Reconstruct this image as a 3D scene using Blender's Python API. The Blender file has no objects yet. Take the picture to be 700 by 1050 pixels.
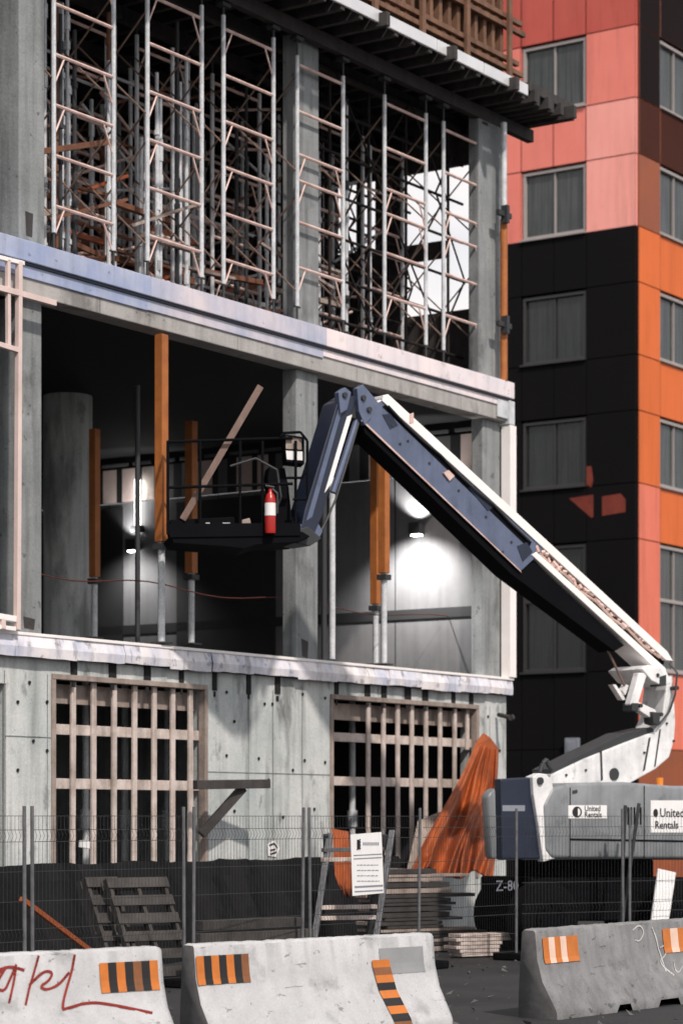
import bpy, bmesh, math, random
from mathutils import Vector, Matrix, Euler
random.seed(7)
sc = bpy.context.scene
COL = sc.collection
R = math.radians
V = Vector

# ------------------------------------------------------------------ camera model (85 mm, level, rise shift)
EYE, FPX, HOR = 1.85, 2500.0, 838.0
def ray(px): return (px - 350.0) / FPX
def hgt(py, Y): return EYE + (HOR - py) * Y / FPX

# ------------------------------------------------------------------ materials
MATS = {}
def mat(name, col, rough=.7, metal=0., col2=None, scale=3., amt=.5, bump=0., bscale=40., streak=0., fine=0., spec=.5,
        emit=None, estr=0., coat=0., transm=0., spots=(), island=0., objvar=0.):
    if name in MATS: return MATS[name]
    m = bpy.data.materials.new(name); m.use_nodes = True
    nt = m.node_tree; N = nt.nodes; L = nt.links
    b = N['Principled BSDF']
    b.inputs['Roughness'].default_value = rough
    b.inputs['Metallic'].default_value = metal
    b.inputs['Specular IOR Level'].default_value = spec
    if coat: b.inputs['Coat Weight'].default_value = coat
    if transm: b.inputs['Transmission Weight'].default_value = transm
    tc = N.new('ShaderNodeTexCoord')
    if col2 is None: col2 = tuple(c * .6 for c in col)
    nz = N.new('ShaderNodeTexNoise'); nz.inputs['Scale'].default_value = scale; nz.inputs['Detail'].default_value = 8
    nz.inputs['Roughness'].default_value = .65
    L.new(tc.outputs['Object'], nz.inputs['Vector'])
    mr = N.new('ShaderNodeMapRange'); mr.inputs[1].default_value = .38; mr.inputs[2].default_value = .68
    mr.inputs[3].default_value = 0; mr.inputs[4].default_value = amt
    L.new(nz.outputs['Fac'], mr.inputs[0])
    mx = N.new('ShaderNodeMix'); mx.data_type = 'RGBA'
    mx.inputs[6].default_value = (*col, 1); mx.inputs[7].default_value = (*col2, 1)
    L.new(mr.outputs[0], mx.inputs[0])
    out = mx.outputs[2]
    if streak:
        mp = N.new('ShaderNodeMapping'); mp.inputs['Scale'].default_value = (5, 5, .35)
        L.new(tc.outputs['Object'], mp.inputs['Vector'])
        n2 = N.new('ShaderNodeTexNoise'); n2.inputs['Scale'].default_value = 1.6; n2.inputs['Detail'].default_value = 6
        L.new(mp.outputs[0], n2.inputs['Vector'])
        r2 = N.new('ShaderNodeMapRange'); r2.inputs[1].default_value = .45; r2.inputs[2].default_value = .75
        r2.inputs[3].default_value = 1; r2.inputs[4].default_value = 1 - streak
        L.new(n2.outputs['Fac'], r2.inputs[0])
        m2 = N.new('ShaderNodeMix'); m2.data_type = 'RGBA'; m2.blend_type = 'MULTIPLY'; m2.inputs[0].default_value = 1
        L.new(out, m2.inputs[6]); L.new(r2.outputs[0], m2.inputs[7]); out = m2.outputs[2]
    if fine:
        n3 = N.new('ShaderNodeTexNoise'); n3.inputs['Scale'].default_value = 60; n3.inputs['Detail'].default_value = 4
        L.new(tc.outputs['Object'], n3.inputs['Vector'])
        r3 = N.new('ShaderNodeMapRange'); r3.inputs[1].default_value = .3; r3.inputs[2].default_value = .7
        r3.inputs[3].default_value = 1 - fine; r3.inputs[4].default_value = 1 + fine * .3
        L.new(n3.outputs['Fac'], r3.inputs[0])
        m3 = N.new('ShaderNodeMix'); m3.data_type = 'RGBA'; m3.blend_type = 'MULTIPLY'; m3.inputs[0].default_value = 1
        L.new(out, m3.inputs[6]); L.new(r3.outputs[0], m3.inputs[7]); out = m3.outputs[2]
    for amt_,src,sock in ((island,'ShaderNodeNewGeometry','Random Per Island'),(objvar,'ShaderNodeObjectInfo','Random')):
        if amt_:
            gi = N.new(src); ri = N.new('ShaderNodeMapRange'); ri.inputs[3].default_value = 1-amt_; ri.inputs[4].default_value = 1+amt_*.35
            L.new(gi.outputs[sock], ri.inputs[0])
            mi = N.new('ShaderNodeMix'); mi.data_type = 'RGBA'; mi.blend_type = 'MULTIPLY'; mi.inputs[0].default_value = 1
            L.new(out, mi.inputs[6]); L.new(ri.outputs[0], mi.inputs[7]); out = mi.outputs[2]
    for (ss,th,wd,st,sc3) in spots:          # stains, pits and scuffs with shapes of their own
        mp = N.new('ShaderNodeMapping'); mp.inputs['Scale'].default_value = sc3; mp.inputs['Location'].default_value=(ss*.37,ss*1.1,th*7)
        L.new(tc.outputs['Object'], mp.inputs['Vector'])
        n5 = N.new('ShaderNodeTexNoise'); n5.inputs['Scale'].default_value = ss; n5.inputs['Detail'].default_value = 7; n5.inputs['Roughness'].default_value=.6
        L.new(mp.outputs[0], n5.inputs['Vector'])
        r5 = N.new('ShaderNodeMapRange'); r5.inputs[1].default_value = th; r5.inputs[2].default_value = th+wd
        r5.inputs[3].default_value = 1; r5.inputs[4].default_value = 1-st
        L.new(n5.outputs['Fac'], r5.inputs[0])
        m5 = N.new('ShaderNodeMix'); m5.data_type = 'RGBA'; m5.blend_type = 'MULTIPLY'; m5.inputs[0].default_value = 1
        L.new(out, m5.inputs[6]); L.new(r5.outputs[0], m5.inputs[7]); out = m5.outputs[2]
    L.new(out, b.inputs['Base Color'])
    if bump:
        n4 = N.new('ShaderNodeTexNoise'); n4.inputs['Scale'].default_value = bscale; n4.inputs['Detail'].default_value = 6
        L.new(tc.outputs['Object'], n4.inputs['Vector'])
        bp = N.new('ShaderNodeBump'); bp.inputs['Strength'].default_value = bump; bp.inputs['Distance'].default_value = .02
        L.new(n4.outputs['Fac'], bp.inputs['Height']); L.new(bp.outputs[0], b.inputs['Normal'])
    if emit:
        b.inputs['Emission Color'].default_value = (*emit, 1); b.inputs['Emission Strength'].default_value = estr
    MATS[name] = m
    return m

M_conc   = mat('formed_concrete', (.30,.32,.325), .85, 0, (.17,.185,.19), 1.1, .85, .25, 25, .42, .18, spots=((1.3,.56,.10,.45,(1,1,.6)),(7,.64,.05,.5,(1,1,1)),(26,.70,.03,.6,(1,1,1))))
M_concw  = mat('wall_concrete', (.60,.62,.61), .85, 0, (.38,.43,.43), .8, .9, .25, 25, .4, .15, spots=((.9,.54,.10,.5,(1.4,1.4,.45)),(3.2,.60,.06,.4,(1,1,.5)),(14,.68,.04,.55,(1,1,1))))
M_concb  = mat('beam_concrete', (.47,.455,.44), .85, 0, (.31,.30,.29), 1.3, .8, .25, 25, .25, .18, spots=((1.3,.56,.10,.45,(1,1,.6)),(7,.64,.05,.5,(1,1,1)),(26,.70,.03,.6,(1,1,1))))
M_concd  = mat('shaded_concrete', (.03,.031,.034), .9, 0, (.015,.016,.018), 1.0, .8, .1, 20, .3)  # room darkness is put into this darkened concrete colour
M_shblk   = mat('shade_black', (.008,.0085,.0095), .9)  # shade under the slab is put into this near-black colour
M_barr   = mat('barrier_concrete', (.50,.51,.52), .85, 0, (.37,.38,.385), 1.6, .7, .15, 18, .12, .1, spots=((1.7,.55,.10,.35,(1,1,1)),(6,.63,.04,.5,(1,1,2)),(22,.66,.03,.6,(1,1,1)),(3.5,.66,.02,.45,(.5,.5,5))))
M_barrg  = mat('barrier_grey_concrete', (.25,.253,.258), .85, 0, (.14,.143,.147), 1.8, .85, .2, 18, .3, .14, spots=((1.7,.55,.10,.35,(1,1,1)),(6,.63,.04,.5,(1,1,2)),(22,.66,.03,.6,(1,1,1)),(3.5,.66,.02,.45,(.5,.5,5))))
M_patch  = mat('grey_patch_paint', (.26,.27,.28), .8, 0, (.2,.21,.22), 3, .6, .1, 30)
M_memb   = mat('blue_membrane', (.30,.36,.54), .5, 0, (.46,.50,.62), 1.6, .9, .15, 12, .18, spots=((9,.66,.04,.4,(1,1,1)),))
M_membw  = mat('pale_membrane', (.86,.76,.76), .55, 0, (.62,.61,.68), 1.3, .9, .15, 12, .15, spots=((9,.64,.04,.35,(1,1,1)),(2.5,.6,.1,.25,(1,1,1))))
M_flash  = mat('ledge_flashing', (.84,.80,.80), .5, 0, (.46,.50,.64), 2.2, .9, .2, 10, .28, spots=((5,.58,.06,.45,(1,1,1)),(2.1,.6,.05,.35,(3,3,.6))))
M_wtrim  = mat('white_trim', (.90,.87,.85), .5, 0, (.74,.70,.68), 2, .5)
M_pinkst = mat('primed_stud', (.72,.58,.54), .55, 0, (.5,.4,.37), 3, .6)
M_galv   = mat('galvanised_tube', (.74,.77,.80), .4, .15, (.42,.45,.47), 5, .8, 0, 20, 0, .25)
M_rung   = mat('rusty_rung', (.74,.56,.51), .55, .05, (.45,.28,.23), 5, .8)
M_jack   = mat('dark_steel', (.045,.048,.052), .6, .3)
M_brace  = mat('brace_steel', (.22,.15,.12), .6, .2, (.10,.07,.06), 6, .8)
M_wood   = mat('weathered_timber', (.36,.30,.265), .8, 0, (.19,.145,.12), 4, .85, .2, 30, .4)
M_woodp  = mat('pale_timber', (.62,.54,.50), .8, 0, (.30,.24,.2), 4, .8, .2, 30, .35)
M_woodd  = mat('dark_timber', (.05,.046,.045), .85, 0, (.025,.022,.021), 4, .85, .2, 30, .35)
M_woodb  = mat('brown_form_ply', (.20,.105,.062), .75, 0, (.10,.05,.03), 3, .85, .15, 30, .4)
M_orwood = mat('orange_post_paint', (.42,.14,.03), .6, 0, (.25,.075,.018), 4, .8, .1, 30, .25)
M_tarp   = mat('orange_tarp', (.36,.080,.013), .6, 0, (.15,.030,.008), 2.2, .85, .1, 14)
M_black  = mat('black_sheet', (.004,.0042,.0048), .75, 0, (.009,.0094,.0102), 3, .6, .5, 7, spec=.18)
M_bluep  = mat('blue_grey_paint', (.12,.15,.235), .3, .1, (.07,.09,.15), 2.5, .7, 0, 20, .2, 0, spots=((4,.6,.12,.3,(1,1,.4)),))
M_navy   = mat('navy_shade', (.018,.026,.05), .4, .1, (.010,.014,.026), 3, .6)
M_whitep = mat('white_machine_paint', (.88,.88,.88), .32, .05, (.50,.52,.54), 2.2, .7, 0, 20, .2, .08, spots=((4,.60,.10,.5,(1,1,1)),(18,.66,.04,.5,(1,1,1))))
M_hood   = mat('grey_hood', (.25,.27,.285), .4, 0, (.16,.175,.19), 2.0, .8, .05, 20, .3, .1, spots=((3,.58,.12,.45,(1,1,.7)),(20,.67,.04,.5,(1,1,1))))
M_rubber = mat('tyre_rubber', (.005,.005,.0055), .9, spec=.1)
M_chass  = mat('chassis_black', (.005,.0055,.007), .85, 0, spec=.06)
M_red    = mat('extinguisher_red', (.36,.016,.013), .3, 0, (.4,.015,.01))
M_label  = mat('white_label', (.78,.78,.78), .6, 0, (.65,.65,.65), 6, .5)
M_ink    = mat('black_ink', (.012,.012,.013), .7)
M_greyink= mat('grey_ink', (.22,.24,.28), .7)
M_orref  = mat('orange_reflective', (.55,.165,.025), .5, 0, (.36,.11,.02), 8, .5)
M_brownref = mat('worn_brown_reflective', (.22,.085,.03), .5, 0, (.14,.05,.02), 8, .6)
M_whref  = mat('pale_reflective', (.75,.55,.45), .45, 0, (.6,.4,.3), 8, .5)
M_graf   = mat('red_spray', (.22,.02,.015), .7, 0, (.32,.035,.02), 6, .6)
M_grafw  = mat('white_spray', (.55,.55,.55), .8, 0, (.35,.35,.35), 6, .6)
M_asph   = mat('asphalt', (.014,.0145,.016), .8, 0, (.028,.028,.029), .6, .8, .4, 60, 0, .35, spots=((.5,.5,.12,.5,(1,1,1)),))
M_coral  = mat('coral_cladding', (.80,.235,.185), .5, 0, (.72,.19,.15), .8, .6, 0, 20, .08, spec=.25, island=.07, spots=((1.2,.55,.12,.14,(3,3,.25)),(5,.63,.08,.12,(1,1,1))))
M_coralp = mat('lit_coral_cladding', (.92,.385,.33), .5, 0, (.86,.32,.27), .8, .6, 0, 20, .08, spec=.25, island=.07, spots=((1.2,.55,.12,.14,(3,3,.25)),(5,.63,.08,.12,(1,1,1))))  # this and the next put the left face's glow gradient into colour
M_coralr = mat('dim_coral_cladding', (.50,.10,.075), .5, 0, (.46,.07,.055), .8, .6, 0, 20, .08, spec=.25, island=.07, spots=((1.2,.55,.12,.14,(3,3,.25)),(5,.63,.08,.12,(1,1,1))))
M_orange = mat('orange_cladding', (.68,.145,.03), .5, 0, (.60,.13,.02), .8, .6, 0, 20, .08, spec=.25, island=.07, spots=((1.2,.55,.12,.14,(3,3,.25)),(5,.63,.08,.12,(1,1,1))))
M_salmon = mat('salmon_cladding', (.74,.19,.12), .5, 0, (.66,.15,.09), .8, .6, 0, 20, .08, spec=.25, island=.07, spots=((1.2,.55,.12,.14,(3,3,.25)),(5,.63,.08,.12,(1,1,1))))
M_rust   = mat('rust_cladding', (.30,.07,.018), .5, 0, (.20,.055,.018), .8, .6, 0, 20, .06, island=.07, spots=((1.2,.55,.12,.14,(3,3,.25)),(5,.63,.08,.12,(1,1,1))))
M_redsh    = mat('shaded_red_cladding', (.06,.02,.014), .7, 0, (.05,.016,.010), .8, .6, spec=.08)  # this and the next put the right face's upper dimness into colour
M_reddk    = mat('deep_shaded_cladding', (.013,.009,.010), .7, 0, (.016,.009,.009), .8, .6, spec=.05)
M_cladsh   = mat('shadowed_cladding', (.005,.0045,.0055), .8, 0, (.004,.0038,.0045), .8, .6, spec=.1)  # cast shadow on the left face, painted as near-black panels
M_joint  = mat('panel_joint', (.03,.012,.010), .9)
M_frame  = mat('window_frame', (.34,.31,.30), .5, 0, (.26,.24,.23))
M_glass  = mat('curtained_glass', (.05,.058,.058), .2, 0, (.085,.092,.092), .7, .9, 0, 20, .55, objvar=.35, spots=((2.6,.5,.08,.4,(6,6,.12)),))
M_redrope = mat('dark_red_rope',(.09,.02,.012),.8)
M_framed = mat('shaded_window_frame', (.028,.027,.028), .5, 0, (.035,.034,.034))  # shaded copy of the frame colour for windows in the painted shadow
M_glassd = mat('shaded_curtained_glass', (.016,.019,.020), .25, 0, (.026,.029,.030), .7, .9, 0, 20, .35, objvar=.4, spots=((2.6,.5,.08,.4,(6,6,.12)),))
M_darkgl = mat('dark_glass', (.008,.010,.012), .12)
M_bulb   = mat('lamp_glow', (1,1,1), .5, emit=(1,.98,.95), estr=8)
M_beacon = mat('amber_plastic', (.8,.25,.02), .3)
M_inwall = mat('interior_panel', (.15,.15,.155), .7, 0, (.10,.10,.105), 1.2, .7, 0, 20, .2)
M_ext    = mat('interior_dark_panel', (.015,.016,.018), .7, 0, (.010,.0105,.012), 1.2, .7)
M_zinc   = mat('zinc_edge', (.74,.75,.77), .35, .25, (.55,.56,.58), 2, .6)
M_rebar  = mat('rust_steel', (.20,.085,.045), .7, .1, (.10,.04,.025), 6, .8)

# ------------------------------------------------------------------ mesh builder
def rotz_of(d): return math.atan2(d.y, d.x)
class MB:
    def __init__(s): s.v=[]; s.f=[]; s.m=[]; s.mats=[]
    def slot(s, m):
        if m is None: return 0
        if m not in s.mats: s.mats.append(m)
        return s.mats.index(m)
    def add(s, vs, fs, m=None):
        o=len(s.v); k=s.slot(m); s.v += [V(p) for p in vs]
        for f in fs: s.f.append([i+o for i in f]); s.m.append(k)
    def box8(s, p, m=None):
        s.add(p, [(0,3,2,1),(4,5,6,7),(0,1,5,4),(1,2,6,5),(2,3,7,6),(3,0,4,7)], m)
    def obox(s, o, ax, ay, az, a, b, c, m=None):
        """box spanning a=(a0,a1) on ax, b on ay, c on az from origin o"""
        P=[]
        for z in c:
            for (x,y) in ((a[0],b[0]),(a[1],b[0]),(a[1],b[1]),(a[0],b[1])):
                P.append(o+ax*x+ay*y+az*z)
        s.box8(P, m)
    def prism(s, pts, vec, m=None):
        n=len(pts); P=[V(p) for p in pts]+[V(p)+vec for p in pts]
        F=[tuple(range(n-1,-1,-1)), tuple(range(n,2*n))]+[(i,(i+1)%n,n+(i+1)%n,n+i) for i in range(n)]
        s.add(P,F,m)
    def bar(s, p, q, w, h=None, n=4, up=V((0,0,1)), m=None, w2=None):
        p=V(p); q=V(q); d=(q-p).normalized()
        if abs(d.dot(up))>.97: up=V((0.56,.83,0))
        x=d.cross(up).normalized(); y=x.cross(d).normalized()
        if n==4:
            h=h or w
            P=[p+x*sx*w/2+y*sy*h/2 for sx,sy in ((-1,-1),(1,-1),(1,1),(-1,1))]
            P+=[a+(q-p) for a in P]
        else:
            P=[p+(x*math.cos(2*math.pi*i/n)+y*math.sin(2*math.pi*i/n))*w/2 for i in range(n)]
            P+=[q+(x*math.cos(2*math.pi*i/n)+y*math.sin(2*math.pi*i/n))*(w2 or w)/2 for i in range(n)]
        k=len(P)//2
        s.add(P,[tuple(range(k-1,-1,-1)),tuple(range(k,2*k))]+[(i,(i+1)%k,k+(i+1)%k,k+i) for i in range(k)],m)
    def tube(s, pts, w, n=6, m=None):
        for a,b in zip(pts[:-1],pts[1:]): s.bar(a,b,w,n=n,m=m)
    def grid(s, g, m=None, close=False):
        r=len(g); c=len(g[0]); F=[]
        for i in range(r-1):
            for j in range(c-1): F.append((i*c+j,i*c+j+1,(i+1)*c+j+1,(i+1)*c+j))
        s.add([p for row in g for p in row],F,m)
    def build(s, name, material=None, parent=None, loc=None, rz=0, bevel=0, smooth=False, seg=2, recalc=True, solid=0, sharp=.7):
        me=bpy.data.meshes.new(name)
        if parent is not None: mw=world(parent)
        else: mw=Matrix.Translation(V(loc) if loc is not None else V((0,0,0))) @ Matrix.Rotation(rz,4,'Z')
        inv=mw.inverted()
        me.from_pydata([inv@p for p in s.v],[],s.f)
        ms = s.mats if s.mats else [material]
        for m in ms: me.materials.append(m)
        me.polygons.foreach_set('material_index', s.m)
        bm=bmesh.new(); bm.from_mesh(me)
        if recalc: bmesh.ops.recalc_face_normals(bm, faces=bm.faces)
        if bevel:
            bmesh.ops.bevel(bm, geom=[e for e in bm.edges if len(e.link_faces)==2 and e.calc_face_angle(0)>.4], offset=bevel, segments=seg, profile=.5, affect='EDGES', clamp_overlap=True)
        if smooth:
            for f in bm.faces: f.smooth=True
            for e in bm.edges:
                if len(e.link_faces)==2 and e.calc_face_angle(0)>sharp: e.smooth=False
        bm.to_mesh(me); bm.free()
        o=bpy.data.objects.new(name, me); COL.objects.link(o)
        if parent is not None: o.parent=parent
        else: o.matrix_world=mw
        if solid:
            md=o.modifiers.new('solid','SOLIDIFY'); md.thickness=solid; md.offset=0
        return o
def world(o):
    m=Matrix.Translation(o.location)@o.rotation_euler.to_matrix().to_4x4()
    return world(o.parent)@m if o.parent else m
def tag(o, label=None, cat=None, group=None, kind=None):
    if label: o['label']=label
    if cat: o['category']=cat
    if group: o['group']=group
    if kind: o['kind']=kind
    return o
def empty(name, loc, rz=0, label=None, cat=None, group=None):
    o=bpy.data.objects.new(name,None); COL.objects.link(o); o.empty_display_size=.2
    o.location=loc; o.rotation_euler=(0,0,rz)
    return tag(o,label,cat,group)
def copy_tree(o, parent=None):
    c=o.copy(); COL.objects.link(c)
    if parent: c.parent=parent
    for ch in [x for x in bpy.data.objects if x.parent==o]: copy_tree(ch,c)
    return c

class Plane:
    """vertical plane through o along d (unit, horizontal); off = metres toward the viewer side m"""
    def __init__(s,o,d):
        s.o=V(o); s.d=V(d).normalized(); s.m=V((s.d.y,-s.d.x,0))
        if s.m.y>0: s.m=-s.m
    def at(s,px,py,off=0):
        o=s.o+s.m*off; r=ray(px)
        a=(o.x-r*o.y)/(r*s.d.y-s.d.x); p=o+s.d*a
        return V((p.x,p.y,hgt(py,p.y)))
    def plate(s,mb,poly,off,th,m=None):
        mb.prism([s.at(x,y,off) for x,y in poly], -s.m*th, m)

def text_mesh(mb, txt, o, ux, uz, size, m=None, bold=False):
    cu=bpy.data.curves.new('t','FONT'); cu.body=txt; cu.size=size; cu.offset=.0 if not bold else size*.02
    cu.resolution_u=2
    ob=bpy.data.objects.new('t',cu); COL.objects.link(ob)
    dg=bpy.context.evaluated_depsgraph_get(); me=bpy.data.meshes.new_from_object(ob.evaluated_get(dg))
    mb.add([o+ux*v.co.x+uz*v.co.y for v in me.vertices],[tuple(p.vertices) for p in me.polygons],m)
    bpy.data.objects.remove(ob); bpy.data.curves.remove(cu); bpy.data.meshes.remove(me)

Z=V((0,0,1))
# ------------------------------------------------------------------ facade frame
C0=V((2.683,39,0)); D=V((1690,2500,0)).normalized(); IN=V((-D.y,D.x,0)); OUT=-IN
FROT=rotz_of(D)
FP=Plane(C0,D)
def F(s,i,h): return C0+D*s+IN*i+Z*h
def fs(px,i=0): return (FP.at(px,HOR,-i)-C0).dot(D)
def fh(px,py,i=0): return FP.at(px,py,-i).z
def fbox(mb,s0,s1,i0,i1,h0,h1,m=None): mb.obox(C0,D,IN,Z,(s0,s1),(i0,i1),(h0,h1),m)

# ------------------------------------------------------------------ ground
mb=MB(); mb.add([(-400,-200,0),(400,-200,0),(400,700,0),(-400,700,0)],[(0,1,2,3)])
tag(mb.build('ground',M_asph,recalc=False),kind='structure')

# ================================================================== concrete building under construction
bld=empty('concrete_building',F(0,0,0),FROT,'raw concrete building under construction with open floors and scaffolding inside','building')
H1,HB,HT=4.055,8.165,8.79
S0=-20.
# ground wall pieces
LG=(fs(58),fs(214)); RG=(fs(343),fs(492))
mb=MB()
fbox(mb,-11.87,LG[0],.06,.36,0,3.79); fbox(mb,LG[1],RG[0],.06,.36,0,3.79); fbox(mb,RG[1],.0,.06,.36,0,3.79)
fbox(mb,LG[0],LG[1],.06,.36,0,1.22); fbox(mb,RG[0],RG[1],.06,.36,0,1.0)
fbox(mb,LG[0],LG[1],.06,.36,3.6,3.79); fbox(mb,RG[0],RG[1],.06,.36,3.6,3.79)
fbox(mb,S0,-13.2,.06,.36,0,3.79); fbox(mb,-13.2,-11.87,.06,.36,3.45,3.79)
w=mb.build('ground_wall',M_concw,bld)
# formwork joints (narrow proud fins left by the form panels) + tie holes
mb=MB()
for s in (fs(283),fs(258),fs(8),fs(52),fs(313),fs(505)): mb=MB(); fbox(mb,s,s+.010,.054,.06,1.0,3.6); mb.build('form_joint',M_conc,bld)
for a,b,h in ((fs(8),LG[0],2.82),(LG[1],RG[0],2.45),(RG[1],-.01,2.45)): mb=MB(); fbox(mb,a,b,.052,.06,h,h+.010); mb.build('form_joint',M_conc,bld)
for s in (-10.2,-7.3,-4.4,-1.5): mb=MB(); fbox(mb,s,s+.009,-.004,.01,HB,8.355); mb.build('form_joint',M_conc,bld)
mb=MB()
for x,y in ((271,722),(279,722),(275,800),(300,790),(240,740),(322,830),(30,700),(34,760),(18,790),(232,710),(255,705),(310,712),(333,716),(232,775),(265,778),(312,780),(333,782),(240,832),(290,838),(18,720),(48,720),(48,770),(500,735),(512,770),(500,800)):
    mb=MB(); p=FP.at(x,y,-.055); mb.bar(p,p+OUT*.012,.045,n=8); mb.build('tie_hole',M_shblk,bld)
# beam pockets under the flashing
mb=MB()
for x in (76,115,151,187,221,256,285,346,377,394,418,436,466,484):
    mb=MB(); s=fs(x); wd=random.uniform(.09,.17); fbox(mb,s,s+wd,.045,.06,3.52+random.uniform(0,.05),3.80)
    fbox(mb,s+.03,s+wd*.7,.047,.06,3.46,3.53); mb.build('beam_pocket',M_shblk,bld)
# return side of ground wall + interior
mb=MB()
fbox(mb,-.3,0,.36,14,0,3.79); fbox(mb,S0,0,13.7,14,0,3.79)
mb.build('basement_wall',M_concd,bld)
mb=MB(); fbox(mb,S0,-.35,4.0,4.1,0,3.75); mb.build('basement_wall',M_conc,bld)
# slabs
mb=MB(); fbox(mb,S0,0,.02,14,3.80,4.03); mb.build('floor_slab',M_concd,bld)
mb=MB(); fbox(mb,S0,0,.30,14,8.2,8.72); mb.build('floor_slab',M_shblk,bld)
# flashing: lapped membrane sheets hanging over slab edge
mb=MB(); s=S0
cuts=[-20,-17,-14.5,-12.6]+[fs(x) for x in (75,125,172,215,257,303,343,397,430,470,498)]+[.06]
for k,(a,b) in enumerate(zip(cuts[:-1],cuts[1:])):
    n=8; top=[];bot=[]
    for j in range(n+1):
        q=a+(b-a)*j/n-.004; bulge=.012*math.sin(math.pi*j/n)+random.uniform(-.012,.012)
        top.append(F(q,-.02-(k%2)*.012,4.035)); 
        bot.append((F(q,-.05-(k%2)*.012-bulge,3.90),F(q,-.06-(k%2)*.012-bulge*.7+.02,3.79+random.uniform(-.006,.006)+.012*(k%3-1))))
    mb.grid([top,[x[0] for x in bot],[x[1] for x in bot]])
mb.build('flashing',M_flash,bld,solid=.006)
mb=MB(); fbox(mb,S0,.07,-.05,.25,4.036,4.075); mb.build('sill_cap',M_wtrim,bld,bevel=.006)
# upper beam
mb=MB(); fbox(mb,S0,-.02,.0,.32,HB,8.50); mb.build('edge_beam',M_concb,bld,bevel=.012)
mid=fs(330); m0=fs(150)
mb=MB(); fbox(mb,S0,m0,-.085,.30,8.535,HT); mb.build('edge_membrane',M_memb,bld,bevel=.01)
M_membx=mat('mixed_membrane',(.42,.45,.57),.5,0,(.70,.63,.66),1.0,.95,.15,12,.15,spots=((9,.65,.04,.35,(1,1,1)),))
mb=MB(); fbox(mb,m0+.004,mid,-.086,.30,8.535,HT+.001); mb.build('edge_membrane',M_membx,bld,bevel=.01)
mb=MB(); fbox(mb,mid+.004,.02,-.087,.30,8.535,HT+.002); mb.build('edge_membrane',M_membw,bld,bevel=.01)
mb=MB(); fbox(mb,S0,m0,-.025,.0,8.36,8.503); mb.build('beam_strip',M_memb,bld,bevel=.005)
mb=MB(); fbox(mb,m0,mid,-.024,.0,8.37,8.503); mb.build('beam_strip',M_membx,bld,bevel=.005)
mb=MB(); fbox(mb,mid,-.03,-.023,.0,8.40,8.503); mb.build('beam_strip',M_membw,bld,bevel=.005)
mb=MB(); fbox(mb,S0,.0,-.05,.02,8.506,8.532); mb.build('groove_shade',M_navy,bld)  # groove's shade painted as a navy strip below the lip
# end cover box + white corner trim
mb=MB(); fbox(mb,-.42,.02,-.045,-.005,8.2,8.48); fbox(mb,-.11,.06,-.07,.2,8.12,8.5); mb.build('end_plate',M_galv,bld,bevel=.01)
mb=MB(); fbox(mb,-.09,.10,-.075,.10,4.08,8.11); mb.build('corner_trim',M_wtrim,bld,bevel=.008)
# columns
def colm(px0,px1,h0,h1,i0,dp,m=M_conc):
    a,b=fs(px0,i0),fs(px1,i0); mb=MB(); fbox(mb,a,b,i0,i0+dp,h0,h1); return mb.build('column',m,bld,bevel=.02)
colm(21,43,4.03,HB,.12,.35); colm(304,326,4.03,HB,.12,.25); colm(495,513,4.03,HB,.12,.22)
colm(20,46,HT-.02,13.0,.14,.35); colm(304,327,HT-.02,13.0,.30,.25); colm(491,517,HT-.02,13.0,.14,.2)
mb=MB()
for s_ in (-17.3,): fbox(mb,s_-.25,s_+.25,.12,.7,4.03,HB); fbox(mb,s_-.25,s_+.25,.12,.7,HT,13)
mb.build('column',M_conc,bld)
# spalled dark patches at column feet
mb=MB()
for x0,x1,y0,y1,i in ((26,34,216,243,.136),(312,318,330,346,.296),(24,36,632,646,.116),(309,316,655,675,.116)):
    a=FP.at(x0,y0,-i);b=FP.at(x1,y0+3,-i);c=FP.at(x1-1,y1,-i);d=FP.at(x0+1,y1-2,-i)
    mb=MB(); mb.prism([a,b,c,d],IN*.003); mb.build('spall_patch',M_woodd,bld)
# round interior column
mb=MB(); p=F(-5.65,4.4,0); mb.bar(p+Z*4.03,p+Z*8.2,.74,n=32); mb.build('round_column',M_concw,bld,smooth=True)
# end wall of the open floor
mb=MB()
fbox(mb,-.40,-.12,.345,14,4.03,7.38)
fbox(mb,S0,-.4,13.6,13.9,4.03,8.2); 
mb.build('end_wall',M_inwall,bld)
mb=MB(); fbox(mb,-.425,-.402,.36,13.5,5.06,5.22); fbox(mb,-.425,-.402,4.3,6.4,4.1,7.3); fbox(mb,-.425,-.402,7.6,13.5,4.1,7.3); mb.build('wall_band',M_ext,bld)
mb=MB()
t=.36; k=0
cols=[M_pinkst,M_ext,M_inwall,M_ext,M_woodp,M_ext]
while t<13:
    wd=random.uniform(.18,.34) if k%2==0 else random.uniform(.10,.2)
    fbox(mb,-.40,-.30,t,t+wd,7.4,7.98,random.choice((M_pinkst,M_inwall,M_woodp)) if k%2==0 else M_ext); t+=wd; k+=1
mb.build('clerestory_strip',None,bld)
mb=MB(); t=.36
while t<13:
    wd=random.uniform(.35,.6); fbox(mb,-.415,-.37,t,t+wd,8.03,8.08); t+=wd+.12
mb.build('clerestory_rail',M_inwall,bld)
mb=MB(); fbox(mb,-.36,-.12,.345,14,7.985,8.25); mb.build('wall_header',M_ext,bld)
mb=MB()
for t in (1.9,3.1,4.3,5.5,6.7,7.9): fbox(mb,-.41,-.40,t,t+.012,4.1,7.38)
mb.build('panel_joint',M_ext,bld)
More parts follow.
